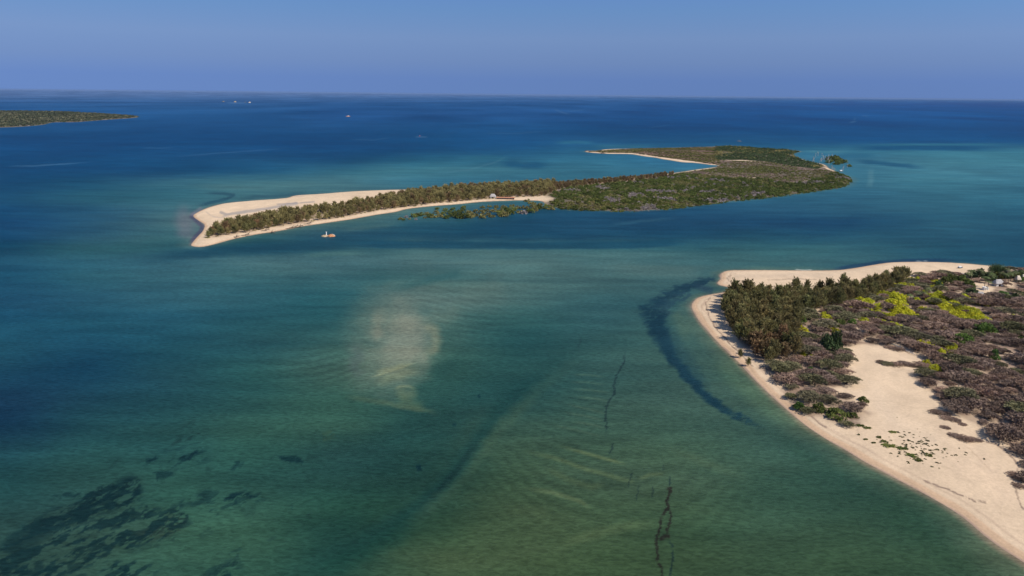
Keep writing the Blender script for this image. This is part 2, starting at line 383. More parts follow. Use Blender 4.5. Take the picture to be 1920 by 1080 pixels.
def water_look(px, py, wx, wy, dh, di, df):
    """colour (0..255 as seen) of the sea at world wx,wy (photo point px,py); dh,di,df = signed distance to the shores"""
    n1 = fbm(px / 90, py / 30, 3, 4) - .5
    n2 = fbm(px / 60 + 9, py / 40, 7, 3) - .5
    qx = px + n1 * 50; qy = py + n2 * 14 * np.clip((py - 200) / 300, .1, 1)
    c = grid_col(np.clip(qx, 0, 1920), np.clip(qy, 178, 1090))
    c = np.where((py < 200)[..., None], grid_col(np.clip(px, 0, 1920), np.clip(py, 178, 1090)), c)
    # broad mottling, stretched along the view of the swell
    far = np.clip((480 - py) / 300, 0, 1)
    rr = np.hypot(wx, wy)
    m = (fbm(wx / 420, wy / 900, 21, 5) - .5) * sstep(500, 1500, rr) * .36
    m = m + (fbm(wx / 90, wy / 120, 23, 4) - .5) * (1 - sstep(900, 2500, rr)) * .2
    m2 = (fbm((wx + .3 * wy) / 30, (wy - .3 * wx) / 9, 25, 4) - .5) * (1 - sstep(250, 900, rr)) * .14
    c = c * (1 + (m + m2)[..., None])
    # ripple trains on the shoals (sand waves)
    def train(cx, cy, rx, ry, kx, ky, amp, bend=.03):
        r = ((px - cx) / rx) ** 2 + ((py - cy) / ry) ** 2
        msk = np.clip(1 - r, 0, 1) ** .7
        ph = (px - cx) * kx + (py - cy) * ky + bend * (px - cx) ** 2 * .02 + 3.2 * (fbm(px / 60, py / 26, 31, 3) - .5)
        w = np.sin(ph)
        return (msk * amp * w * (.5 + fbm(px / 40, py / 20, 33, 2)))
    t = train(850, 590, 140, 66, -.13, .62, .06) + train(650, 690, 150, 46, .16, .50, .065) \
      + train(720, 650, 110, 60, -.06, .4, .04) + train(1090, 770, 110, 120, -.07, .42, .045) + train(1060, 900, 190, 110, -.10, .21, .05) + train(1250, 930, 180, 120, .05, .16, .035) \
      + train(980, 560, 160, 60, -.1, .55, .022)
    c = c * (1 + t[..., None])
    # wet sand showing through along the shores
    for d, reach, c0, c1 in ((dh, 1.0, (136,120,108), (92,106,88)), (di, 2.2, (124,118,112), (84,114,112)), (df, 3.0, (60,100,120), (40,92,120))):
        o = -d
        n = fbm(wx / 14, wy / 14, 71, 3) - .5
        near = np.clip((py - 460) / 300, 0, 1) if c0[0] == 136 else 0
        k2 = (1 - sstep(0, (7 + 9 * near) * reach, o + n * 5)) * .5
        c = c * (1 - k2[..., None]) + np.array(c1, float) * k2[..., None]
        k1 = (1 - sstep(0, (1.2 + 2.6 * near) * reach, o + n * .8)) * .8
        c = c * (1 - k1[..., None]) + np.array(c0, float) * k1[..., None]
    for (pts, w, col, a, hard, rag, rs) in S:
        xs = [p[0] for p in pts]; ys = [p[1] for p in pts]
        ws = [p[2] if len(p) > 2 else w for p in pts]; mw = max(ws) * 1.6 + rag + 3
        m = (px > min(xs) - mw) & (px < max(xs) + mw) & (py > min(ys) - mw) & (py < max(ys) + mw)
        if not m.any(): continue
        x = px[m]; y = py[m]
        if rag:
            x = x + (fbm(x * rs, y * rs * 1.6, 51, 3) - .5) * rag * 2.2
            y = y + (fbm(x * rs + 40, y * rs * 1.6, 57, 3) - .5) * rag * 1.6
        d, par = seg_dist(x, y, pts, False)
        ww = np.interp(par, np.arange(len(pts)), ws)
        lo = min(hard, .9)
        k = 1 - sstep(lo * .9, 1.25 - .2 * hard, d / ww)
        if len(pts) > 1 and w < 40:                      # ends fade out
            tt = par / (len(pts) - 1)
            e = .12 if hard >= .35 else .3
            k = k * sstep(-.02, e, tt) * sstep(1.02, 1 - e, tt) if hard < .9 else k
        if rag >= 7 and hard >= .3:                                     # broken up growth
            b = fbm((x * .9 - y * .42) * .055, (x * .42 + y * .9) * .28, 61, 5); f_ = .53 if w < 15 else .40
            k = k * sstep(f_ - .07, f_ + .05, b + .12 * k)
        k = (k * a)[..., None]
        c[m] = c[m] * (1 - k) + np.array(col, float) * k
    # sea grass meadow in the lower left, combed by the current
    m = (px < 560) & (py > 830)
    if m.any():
        x = px[m]; y = py[m]
        def meadow(P, soft):
            return sstep(-soft, soft, sdf(x, y, np.array(P, float)) + (fbm(x / 30, y / 18, 66, 3) - .5) * 30)
        a1 = meadow([(-10,1085),(-10,1035),(60,985),(130,945),(200,905),(265,897),(275,925),(250,960),(330,955),(355,985),(300,1010),(210,1045),(120,1090)], 14)
        a2 = meadow([(180,1090),(200,1060),(250,1050),(300,1060),(290,1090)], 8) + .6 * meadow([(370,1090),(410,1040),(450,1030),(460,1070),(430,1095)], 8)
        a3 = .8 * meadow([(270,870),(300,845),(380,835),(390,862),(330,875),(290,880)], 10) + .8 * meadow([(340,945),(350,920),(480,915),(500,940),(420,955)], 8)
        f = fbm((x * .9 - y * .44) * .035, (x * .44 + y * .9) * .17, 67, 5); f2 = fbm(x * .12, y * .2, 68, 3)
        k = np.clip(a1 + a2 * .8 + a3 * .7, 0, 1) * sstep(.50, .58, f + (f2 - .5) * .22) * .82
        k2 = np.clip(a1, 0, 1) * .22
        cm = c[m]; cm = cm * (1 - k2[:, None]) + np.array((44, 62, 56.)) * k2[:, None]
        c[m] = cm * (1 - k[:, None]) + np.array((17, 42, 48.)) * k[:, None]
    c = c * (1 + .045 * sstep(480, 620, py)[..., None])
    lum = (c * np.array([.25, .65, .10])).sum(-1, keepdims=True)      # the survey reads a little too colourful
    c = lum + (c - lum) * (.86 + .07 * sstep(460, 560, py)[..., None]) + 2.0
    return np.clip(c, 2, 250)

import bpy
from mathutils import Vector, Matrix

# ================================================================== camera, sky, sun, exposure
scene = bpy.context.scene
for o in list(bpy.data.objects): bpy.data.objects.remove(o)
col = scene.collection
cam_d = bpy.data.cameras.new('camera'); cam = bpy.data.objects.new('camera', cam_d); col.objects.link(cam)
cam_d.sensor_width = 36.0; cam_d.lens = 36.0 * F_PX / 1920.0
cam_d.clip_start = 1.0; cam_d.clip_end = 200000.0
m3 = Matrix((RIGHT, UP, -FWD)).transposed()
cam.matrix_world = Matrix.Translation((0, 0, CAM_H)) @ m3.to_4x4()
scene.camera = cam

SUN_EL = math.radians(47); SUN_AZ = math.atan2(0.80, -0.60)      # clockwise from +Y: behind us on the right
world = bpy.data.worlds.new('World'); scene.world = world; world.use_nodes = True
wn = world.node_tree.nodes; wl = world.node_tree.links; wn.clear()
w_out = wn.new('ShaderNodeOutputWorld'); w_bg = wn.new('ShaderNodeBackground'); w_sky = wn.new('ShaderNodeTexSky')
w_sky.sky_type = 'NISHITA'; w_sky.sun_disc = False; w_sky.sun_elevation = SUN_EL; w_sky.sun_rotation = SUN_AZ
w_sky.altitude = 0; w_sky.air_density = 1.0; w_sky.dust_density = 0.3; w_sky.ozone_density = 3.0
w_tc = wn.new('ShaderNodeTexCoord'); w_add = wn.new('ShaderNodeVectorMath'); w_add.operation = 'ADD'
w_add.inputs[1].default_value = (0, 0, SKY_LIFT)
w_tint = wn.new('ShaderNodeMix'); w_tint.data_type = 'RGBA'; w_tint.blend_type = 'MULTIPLY'; w_tint.inputs[0].default_value = 1.0
w_tint.inputs[7].default_value = (*SKY_TINT, 1)
wl.new(w_tc.outputs['Generated'], w_add.inputs[0]); wl.new(w_add.outputs[0], w_sky.inputs[0])
# the photo's sky: a dull mauve haze bank on the sea horizon, deeper blue above
w_xyz = wn.new('ShaderNodeSeparateXYZ'); w_rmp = wn.new('ShaderNodeValToRGB'); w_t2 = wn.new('ShaderNodeMix'); w_t2.data_type = 'RGBA'; w_t2.blend_type = 'MULTIPLY'; w_t2.inputs[0].default_value = 1.0
wl.new(w_tc.outputs['Generated'], w_xyz.inputs[0]); wl.new(w_xyz.outputs[2], w_rmp.inputs[0])
els = w_rmp.color_ramp.elements
els[0].position = 0.0; els[0].color = (*SKY_RAMP[0][1], 1); els[1].position = SKY_RAMP[1][0]; els[1].color = (*SKY_RAMP[1][1], 1)
for p_, c_ in SKY_RAMP[2:]:
    e_ = els.new(p_); e_.color = (*c_, 1)
wl.new(w_sky.outputs[0], w_t2.inputs[6]); wl.new(w_rmp.outputs[0], w_t2.inputs[7]); wl.new(w_t2.outputs[2], w_tint.inputs[6]); wl.new(w_tint.outputs[2], w_bg.inputs[0]); wl.new(w_bg.outputs[0], w_out.inputs[0])
w_bg.inputs[1].default_value = SKY_STR

sun_d = bpy.data.lights.new('sun', 'SUN'); sun_d.energy = SUN_STR; sun_d.angle = math.radians(0.5); sun_d.color = (1.0, .93, .84)
sun = bpy.data.objects.new('sun', sun_d); col.objects.link(sun)
sdir = Vector((math.sin(SUN_AZ) * math.cos(SUN_EL), math.cos(SUN_AZ) * math.cos(SUN_EL), math.sin(SUN_EL)))
sun.rotation_euler = sdir.to_track_quat('Z', 'Y').to_euler()
vs = scene.view_settings
vs.view_transform = 'Standard'; vs.look = 'None'; vs.exposure = EXPO; vs.gamma = 1.0; vs.use_curve_mapping = False
scene.cycles.volume_bounces = 1
scene.cycles.max_bounces = 6

# ================================================================== helpers
def tag(o, label=None, cat=None, group=None, kind=None):
    if label: o['label'] = label
    if cat: o['category'] = cat
    if group: o['group'] = group
    if kind: o['kind'] = kind
    return o

def mesh_np(name, V, Fidx, nper, colr=None, smooth=False, mat=None):
    """V (n,3) ; Fidx flat loop indices, nper verts per face"""
    me = bpy.data.meshes.new(name)
    V = np.ascontiguousarray(V, np.float32); Fidx = np.ascontiguousarray(Fidx, np.int32).ravel()
    nf = len(Fidx) // nper
    me.vertices.add(len(V)); me.vertices.foreach_set('co', V.ravel())
    me.loops.add(len(Fidx)); me.loops.foreach_set('vertex_index', Fidx)
    me.polygons.add(nf)
    me.polygons.foreach_set('loop_start', np.arange(0, len(Fidx), nper, dtype=np.int32))
    me.polygons.foreach_set('loop_total', np.full(nf, nper, np.int32))
    if smooth: me.polygons.foreach_set('use_smooth', np.ones(nf, bool))
    me.update(calc_edges=True)
    if colr is not None:
        at = me.color_attributes.new('tint', 'FLOAT_COLOR', 'POINT')
        c4 = np.ones((len(V), 4), np.float32); c4[:, :3] = colr
        at.data.foreach_set('color', c4.ravel())
    if mat: me.materials.append(mat)
    return me

def link(name, me, parent=None, loc=None, rz=0, sc=1.0):
    o = bpy.data.objects.new(name, me); col.objects.link(o)
    if parent: o.parent = parent
    if loc is not None: o.location = loc
    o.rotation_euler = (0, 0, rz)
    o.scale = sc if hasattr(sc, '__len__') else (sc, sc, sc)
    return o

class NB:
    """little node-tree builder"""
    def __init__(s, name):
        s.m = bpy.data.materials.new(name); s.m.use_nodes = True
        s.t = s.m.node_tree; s.n = s.t.nodes; s.l = s.t.links; s.n.clear()
        s.out = s.n.new('ShaderNodeOutputMaterial')
    def add(s, typ, **kw):
        n = s.n.new(typ)
        for k, v in kw.items(): setattr(n, k, v)
        return n
    def ln(s, a, b): s.l.new(a, b)
    def mix(s, a, b, f, mode='MIX'):
        n = s.add('ShaderNodeMix', data_type='RGBA', blend_type=mode)
        for i, v in ((0, f), (6, a), (7, b)):
            if hasattr(v, 'is_linked'): s.ln(v, n.inputs[i])
            elif i == 0: n.inputs[i].default_value = v
            else: n.inputs[i].default_value = (*v, 1)
        return n.outputs[2]
    def noise(s, scale, detail=3, rough=.5, vec=None, dist=0):
        n = s.add('ShaderNodeTexNoise'); n.inputs['Scale'].default_value = scale
        n.inputs['Detail'].default_value = detail; n.inputs['Roughness'].default_value = rough; n.inputs['Distortion'].default_value = dist
        if vec: s.ln(vec, n.inputs['Vector'])
        return n.outputs[0]
    def ramp(s, x, a, b, lo=0., hi=1.):
        n = s.add('ShaderNodeMapRange'); s.ln(x, n.inputs[0])
        for i, v in ((1, a), (2, b), (3, lo), (4, hi)): n.inputs[i].default_value = v
        return n.outputs[0]
    def coord(s, kind='Object', scale=(1, 1, 1), rot=(0, 0, 0)):
        tc = s.add('ShaderNodeTexCoord'); mp = s.add('ShaderNodeMapping')
        mp.inputs['Scale'].default_value = scale; mp.inputs['Rotation'].default_value = rot
        s.ln(tc.outputs[kind], mp.inputs[0]); return mp.outputs[0]
    def bsdf(s, color, rough=.8, spec=.3, ior=1.45, bump=None, bstr=.3, bdist=.1):
        b = s.add('ShaderNodeBsdfPrincipled')
        if hasattr(color, 'is_linked'): s.ln(color, b.inputs['Base Color'])
        else: b.inputs['Base Color'].default_value = (*color, 1)
        b.inputs['Roughness'].default_value = rough; b.inputs['Specular IOR Level'].default_value = spec; b.inputs['IOR'].default_value = ior
        if bump:
            bp = s.add('ShaderNodeBump'); bp.inputs['Strength'].default_value = bstr; bp.inputs['Distance'].default_value = bdist
            s.ln(bump, bp.inputs['Height']); s.ln(bp.outputs[0], b.inputs['Normal'])
        s.ln(b.outputs[0], s.out.inputs[0]); return b

def leaf_mat(name, c1, c2, var=.3, spec=.15, rough=.75, transl=0.0):
    """foliage: per-clump tint from the mesh, tree-to-tree variation from the object's random number"""
    b = NB(name)
    oi = b.add('ShaderNodeObjectInfo'); at = b.add('ShaderNodeAttribute', attribute_name='tint')
    c = b.mix(c1, c2, oi.outputs['Random'])
    c = b.mix(c, at.outputs['Color'], 1.0, 'MULTIPLY')
    wn_ = b.add('ShaderNodeTexWhiteNoise', noise_dimensions='1D'); b.ln(oi.outputs['Random'], wn_.inputs['W'])
    v = b.ramp(wn_.outputs[0], 0, 1, 1 - var, 1 + var)
    cc = b.add('ShaderNodeCombineColor')
    for i in range(3): b.ln(v, cc.inputs[i])
    c = b.mix(c, cc.outputs[0], 1.0, 'MULTIPLY')
    p = b.bsdf(c, rough, spec)
    if transl:
        tr = b.add('ShaderNodeBsdfTranslucent'); b.ln(c, tr.inputs[0]); mx = b.add('ShaderNodeMixShader'); mx.inputs[0].default_value = transl
        b.ln(p.outputs[0], mx.inputs[1]); b.ln(tr.outputs[0], mx.inputs[2]); b.ln(mx.outputs[0], b.out.inputs[0])
    return b.m

def flat_mat(name, c, rough=.8, spec=.3, nscale=2.0, amt=.25):
    b = NB(name); n = b.noise(nscale, 4, .6, b.coord('Object'))
    v = b.ramp(n, .3, .7, 1 - amt, 1 + amt)
    cc = b.add('ShaderNodeCombineColor')
    for i in range(3): b.ln(v, cc.inputs[i])
    b.bsdf(b.mix(c, cc.outputs[0], 1.0, 'MULTIPLY'), rough, spec)
    return b.m

def srgb2lin(c):
    c = np.asarray(c, float) / 255.0
    return np.where(c <= .04045, c / 12.92, ((c + .055) / 1.055) ** 2.4)

def fan(az, py_rows):
    """vertices of a polar sheet round the point below the camera: az in radians, rows given as photo rows on the centre line"""
    _, r = ground(np.full(len(py_rows), 960.0), np.array(py_rows))
    A, R = np.meshgrid(az, r)
    return R * np.sin(A), R * np.cos(A)

def grid_faces(nr, nc):
    i = np.arange(nr * nc).reshape(nr, nc)
    return np.stack([i[:-1, :-1], i[:-1, 1:], i[1:, 1:], i[1:, :-1]], -1).reshape(-1, 4)
# ================================================================== sea
def sea_material():
    b = NB('sea_water')
    at = b.add('ShaderNodeAttribute', attribute_name='tint')
    v1 = b.coord('Object', (1, 1, 1), (0, 0, .5))
    # wind ripples about a metre long, wavelets, and long slicks further out
    n1 = b.noise(.62, 4, .62, b.coord('Object', (.6, 1.5, 1), (0, 0, .45)), .6)
    n2 = b.noise(1.5, 2, .5, b.coord('Object', (.7, 1.3, 1), (0, 0, -.35)), .3)
    n3 = b.noise(.05, 4, .6, b.coord('Object', (.35, 1.5, 1), (0, 0, .15)), .4)
    n4 = b.noise(.004, 5, .62, b.coord('Object', (.5, 1.3, 1), (0, 0, .1)), .5)
    sm = b.add('ShaderNodeMath', operation='ADD'); b.ln(n1, sm.inputs[0])
    m2 = b.add('ShaderNodeMath', operation='MULTIPLY'); b.ln(n2, m2.inputs[0]); m2.inputs[1].default_value = .35
    b.ln(m2.outputs[0], sm.inputs[1])
    # wind streaks and ripple light and dark are painted into the water colour
    def grey(x, a, bb, lo, hi):
        r = b.ramp(x, a, bb, lo, hi); cc = b.add('ShaderNodeCombineColor')
        for i in range(3): b.ln(r, cc.inputs[i])
        return cc.outputs[0]
    c = b.mix(at.outputs['Color'], grey(n3, .38, .62, .88, 1.12), 1.0, 'MULTIPLY')
    c = b.mix(c, grey(n4, .3, .7, .88, 1.12), 1.0, 'MULTIPLY')
    n5 = b.noise(.016, 5, .62, b.coord('Object', (.28, 1.7, 1), (0, 0, -.08)), .5)
    c = b.mix(c, b.mix((.90, .93, .95), (1.16, 1.07, 1.04), b.ramp(n5, .38, .62)), 1.0, 'MULTIPLY')
    c = b.mix(c, grey(n1, .36, .64, .77, 1.23), 1.0, 'MULTIPLY')
    # silty water scatters the colour back; the ruffled surface mirrors only part of the sky, even at a low angle
    df_ = b.add('ShaderNodeBsdfDiffuse'); b.ln(c, df_.inputs[0])
    gl = b.add('ShaderNodeBsdfGlossy'); gl.inputs['Roughness'].default_value = WATER_ROUGH; gl.inputs['Color'].default_value = (.6, .8, 1, 1)
    bp = b.add('ShaderNodeBump'); bp.inputs['Strength'].default_value = .6; bp.inputs['Distance'].default_value = .25
    b.ln(sm.outputs[0], bp.inputs['Height']); b.ln(bp.outputs[0], gl.inputs['Normal']); b.ln(bp.outputs[0], df_.inputs['Normal'])
    fr = b.add('ShaderNodeFresnel'); fr.inputs['IOR'].default_value = 1.33; b.ln(bp.outputs[0], fr.inputs['Normal'])
    f = b.ramp(fr.outputs[0], 0, .35, 0, WATER_SPEC)
    mx = b.add('ShaderNodeMixShader'); b.ln(f, mx.inputs[0]); b.ln(df_.outputs[0], mx.inputs[1]); b.ln(gl.outputs[0], mx.inputs[2]); b.ln(mx.outputs[0], b.out.inputs[0])
    return b.m

az = np.radians(np.concatenate([np.linspace(-75, -42, 60, endpoint=False), np.linspace(-42, 44, 760, endpoint=False), np.linspace(44, 75, 60)]))
rows = np.concatenate([[176.5 + 1.75, 179.2, 180.2, 181.1], np.arange(182, 330, 1.0), np.arange(330, 1120, 1.6), np.arange(1120, 1500, 14), np.arange(1500, 3200, 160)])
SX, SY = fan(az, rows)
sh = SX.shape
PX, PY = to_px(SX, SY)
behind = (SX * FWD[0] + SY * FWD[1] + -CAM_H * FWD[2]) < 20
PX = np.clip(np.where(behind, 960, PX), -400, 2400); PY = np.clip(np.where(behind, 1300, PY), 178, 1400)
dh = sdf(SX, SY, HEAD_W); di = sdf(SX, SY, ISLE_W); df = sdf(SX, SY, FARI_W)
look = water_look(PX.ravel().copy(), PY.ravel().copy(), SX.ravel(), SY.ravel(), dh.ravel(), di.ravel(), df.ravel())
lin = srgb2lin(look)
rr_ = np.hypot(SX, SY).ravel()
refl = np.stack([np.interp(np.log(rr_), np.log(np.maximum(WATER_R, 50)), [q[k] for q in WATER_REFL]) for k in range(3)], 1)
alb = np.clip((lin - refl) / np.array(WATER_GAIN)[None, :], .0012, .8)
V = np.stack([SX.ravel(), SY.ravel(), np.zeros(SX.size)], 1)
me = mesh_np('sea', V, grid_faces(*sh)[:, ::-1], 4, alb, True, sea_material())
sea = link('sea', me); tag(sea, kind='structure')

# ================================================================== land
LS = []   # strokes on the sand: pts,w,col(linear),a,hard,rag
def ls(pts, w, col_, a, hard=.3, rag=2.0, rs=.08): LS.append((pts, w, col_, a, hard, rag, rs))
SAND = (.60, .457, .308); WET = (.49, .325, .20); DAMP = (.30, .215, .165); WRACK = (.16, .11, .085)
LITTER = (.21, .145, .105); GREYS = (.34, .28, .225)
# headland: drift lines
ls([(1332,556),(1325,566),(1326,580),(1333,600),(1345,616),(1362,634),(1380,652),(1395,668),(1412,684)], 1.5, WRACK, .8, .4, 2.5)
ls([(1352,553),(1330,560),(1316,572),(1316,588),(1326,606),(1344,630),(1366,655)], 1.3, (.40,.27,.19), .6, .3, 1.5)
ls([(1510,768),(1525,779),(1537,792),(1548,799)], 1.6, WRACK, .75, .4, 2)
ls([(1560,803),(1600,826),(1640,846)], 1.2, (.36,.27,.2), .35, .3, 2)
ls([(1733,898),(1771,913),(1800,925),(1817,932),(1830,939)], 1.7, WRACK, .85, .4, 2)
ls([(1836,937),(1848,943)], 2.2, WRACK, .6, .4, 3)
ls([(1848,829),(1865,834),(1885,846),(1898,860),(1910,872),(1907,885),(1899,895),(1905,915),(1908,930),(1915,948),(1925,958)], 1.8, WRACK, .8, .4, 2.5)
ls([(1812,840),(1828,852),(1838,862),(1855,880)], 1.3, (.38,.27,.18), .55, .3, 2)
ls([(1371,514),(1364,520),(1371,529),(1385,527),(1400,524)], 1.4, WRACK, .6, .3, 2)
ls([(1380,511),(1368,517),(1372,525)], 1.3, (.42,.3,.2), .5, .3, 1)
ls([(1380,516),(1440,517),(1500,515),(1560,516)], 5, (.46,.36,.26), .4, .1, 2)
ls([(1440,524),(1500,523),(1530,524)], 1.2, WRACK, .5, .3, 2)
ls([(1392,694),(1420,714),(1445,738),(1462,758)], 1.3, (.34,.25,.2), .45, .3, 3)
# clearing floor: footpath stains
ls([(1625,668),(1660,680),(1700,700)], 10, (.50,.38,.26), .35, .0, 6)
ls([(1640,740),(1680,800),(1740,830)], 30, (.62,.49,.35), .3, 0, 8)
ls([(1790,870),(1850,880),(1890,930)], 26, (.60,.45,.31), .35, 0, 8)
# island: damp hollow and drift rings on the spit
IS_ = (.33,.285,.245)
ls([(388,397),(396,404),(410,408),(425,406)], 1.6, (.42,.34,.27), .7, .3, 1.5)
ls([(414,398),(425,402),(440,400),(470,396),(500,392),(530,386),(556,382)], 3.6, IS_, .85, .4, 1.5)
ls([(420,405),(440,401),(460,398)], 2.2, IS_, .6, .3, 1)
ls([(545,366),(555,368),(570,367)], 1.6, (.38,.3,.24), .5, .3, 1)
ls([(520,383),(560,381),(590,378)], 1.6, (.2,.19,.2), .6, .3, 1)

def paint_land(X, Y, d, z0, litter_polys, bare_polys, near, rim, rooty=()):
    px, py = to_px(X, Y, z0)
    px = np.clip(px, -500, 3000); py = np.clip(py, 150, 2000)
    c = np.tile(np.array(SAND), (len(X), 1))
    n = fbm(X / 9, Y / 9, 81, 4); n2 = fbm(X / 60, Y / 60, 83, 3)
    c = c * (1 + (n - .5)[:, None] * .16 + (n2 - .5)[:, None] * .18)
    lit = np.zeros(len(X))
    for poly, soft, dens in litter_polys:
        s_ = sdf(X, Y, poly)
        lit = np.maximum(lit, sstep(-soft, soft, s_ + (fbm(X / 6, Y / 6, 85, 3) - .5) * soft * 2) * dens)
    for poly, soft in bare_polys:
        s_ = sdf(X, Y, poly)
        lit = lit * (1 - sstep(-soft, soft, s_ + (fbm(X / 5, Y / 5, 87, 3) - .5) * soft * 2))
    g = fbm(X / 4.0, Y / 4.0, 91, 3)
    lit = np.minimum(lit * (.55 + .45 * sstep(.35, .6, g)), 1)
    lc = np.array(LITTER)[None, :] * (.75 + .6 * fbm(X / 12, Y / 12, 93, 3))[:, None]
    c = c * (1 - lit[:, None]) + lc * lit[:, None]
    for (pts, w, cc, a, hard, rag, rs) in LS:
        xs = [p[0] for p in pts]; ys = [p[1] for p in pts]; mw = w * 1.6 + rag + 3
        m = (px > min(xs) - mw) & (px < max(xs) + mw) & (py > min(ys) - mw) & (py < max(ys) + mw)
        if not m.any(): continue
        x = px[m]; y = py[m]
        x = x + (fbm(x * rs, y * rs * 1.6, 51, 3) - .5) * rag * 2.2
        y = y + (fbm(x * rs + 40, y * rs * 1.6, 57, 3) - .5) * rag * 1.6
        dd, par = seg_dist(x, y, pts, False)
        k = 1 - sstep(min(hard, .9) * .9, 1.25 - .2 * hard, dd / w)
        if w < 3: k = k * sstep(.25, .5, fbm(x * .35, y * .35, 63, 2) + .1)
        k = (k * a)[:, None]
        c[m] = c[m] * (1 - k) + np.array(cc) * k
    nn = fbm(X / 11, Y / 11, 95, 3) - .5
    e = d + nn * rim * .5
    k = ((1 - sstep(rim * .85, rim * 1.15, e)) * .72)[:, None]; c = c * (1 - k) + np.array(WET) * (1 + nn * .3)[:, None] * k
    k = ((1 - sstep(rim * .12, rim * .3, e)) * .85)[:, None]; c = c * (1 - k) + np.array(DAMP) * k
    k = (np.exp(-((e - rim * 1.75) / (rim * .12)) ** 2) * .35 * near)[:, None]; c = c * (1 - k) + np.array((.36,.25,.18)) * k
    if near:                                        # swash lines left by the falling tide
        sw = np.sin(e * (9.5 / rim) + 3 * nn) * np.exp(-np.maximum(e, 0) / (rim * 1.8)) * .07 + (fbm(e * 1.7, X / 60 + Y / 60, 97, 2) - .5) * .16 * np.exp(-np.maximum(e, 0) / (rim * 3.5))
        tr = np.abs(fbm(X / 24, Y / 24, 98, 3) - .5)
        c = c * (1 + sw - .07 * (tr < .012) * (e > rim * 2))[:, None]
    for poly, soft in rooty:                        # mud and roots right down to the water
        s_ = sdf(X, Y, poly); k = (sstep(-soft, soft * .3, s_ + nn * 6) * .95)[:, None]
        c = c * (1 - k) + np.array((.10, .085, .06)) * (.8 + .5 * n)[:, None] * k
    return c

def sand_material():
    b = NB('beach_sand')
    at = b.add('ShaderNodeAttribute', attribute_name='tint')
    n = b.noise(.9, 5, .65, b.coord('Object')); n2 = b.noise(.12, 4, .6, b.coord('Object', (1, .6, 1)))
    def grey(x, lo, hi):
        r = b.ramp(x, .3, .7, lo, hi); cc = b.add('ShaderNodeCombineColor')
        for i in range(3): b.ln(r, cc.inputs[i])
        return cc.outputs[0]
    c = b.mix(at.outputs['Color'], grey(n, .9, 1.1), 1.0, 'MULTIPLY')
    c = b.mix(c, grey(n2, .94, 1.06), 1.0, 'MULTIPLY')
    b.bsdf(c, .92, .12, 1.45, n, .5, .25)
    return b.m
SANDM = sand_material()

def zhead(x, y, d=None):
    if d is None: d = sdf(x, y, HEAD_W)
    z = np.where(d > 0, 1.3 * (1 - np.exp(-np.maximum(d, 0) / 9.0)), np.maximum(d * .16, -2.4))
    return z + sstep(4, 20, d) * ((fbm(x / 16, y / 16, 101, 3) - .5) * .9 + (fbm(x / 3.5, y / 3.5, 103, 2) - .5) * .22)
def zisle(x, y, d=None):
    if d is None: d = sdf(x, y, ISLE_W)
    z = np.where(d > 0, 1.1 * (1 - np.exp(-np.maximum(d, 0) / 8.0)), np.maximum(d * .16, -2.4))
    return z + sstep(4, 20, d) * (fbm(x / 22, y / 22, 105, 3) - .5) * .8
def zfar(x, y, d=None):
    if d is None: d = sdf(x, y, FARI_W)
    return np.where(d > 0, 2.0 * (1 - np.exp(-np.maximum(d, 0) / 12.0)), np.maximum(d * .12, -2.4))

def poly_z(pts, z):
    a = np.array(pts, float); x, y = ground(a[:, 0], a[:, 1], z); return np.stack([x, y], 1)

CASU_PX = [(1364,552),(1400,554),(1480,553),(1560,548),(1620,537),(1660,524),(1690,516),(1706,519),(1690,536),(1650,552),(1600,568),(1555,580),(1500,586),
           (1494,608),(1490,640),(1488,668),(1472,680),(1448,682),(1420,672),(1400,655),(1384,636),(1368,610),(1358,585)]
SCRUB_PX = [(1500,586),(1555,580),(1600,568),(1650,552),(1690,536),(1715,516),(1760,515),(1790,515),(1815,520),(1830,512),(1920,507),(2050,507),(2050,905),(1925,905),(1925,866),
            (1896,846),(1886,832),(1858,820),(1846,802),(1796,780),(1762,748),(1716,712),(1722,690),(1728,680),(1740,668),(1700,658),(1668,650),(1640,648),(1612,646),(1582,648),(1590,672),(1583,692),
            (1580,702),(1590,714),(1583,728),(1550,726),(1548,732),(1584,742),(1602,752),(1619,764),(1628,772),(1622,786),(1609,798),(1585,801),(1565,792),(1537,781),(1510,770),(1488,768),
            (1484,752),(1474,740),(1476,728),(1468,718),(1446,702),(1428,688),(1450,684),(1474,682),(1490,668),(1494,620)]
VILL_PX = [(1800,515),(1830,508),(1930,506),(1930,556),(1880,560),(1850,563),(1822,556),(1818,535)]
BARE_PX = [[(1824,531),(1842,527),(1850,536),(1868,541),(1850,552),(1838,560),(1826,545)], [(1818,516),(1835,514),(1842,522),(1826,526)],
           [(1600,610),(1607,606),(1630,622),(1622,628)], [(1884,528),(1900,530),(1900,538),(1886,536)], [(1860,550),(1884,546),(1900,556),(1884,562)],
           [(1658,642),(1676,640),(1720,662),(1722,672),(1700,668)]]
CASU_W = poly_z(CASU_PX, 1.2); SCRUB_W = poly_z(SCRUB_PX, 1.2); VILL_W = poly_z(VILL_PX, 1.2)
BARE_W = [poly_z(p, 1.2) for p in BARE_PX]
SPIT_PX = [(388,446),(432,440),(478,433),(512,426),(546,421.5),(581,415),(638,408),(684,399),(741,390),(780,386),(808,382),(854,378.5),(900,374),(960,370),(1010,368),(1030,366),
           (1045,356),(1100,348),(1200,339),(1262,331),(1262,326.5),(1200,333),(1107,341.5),(1060,345),(970,349.5),(880,354),(808,360),(780,364),(728,371),(695,381),(638,390),(569,398),(514,407),(455,419),(409,428)]
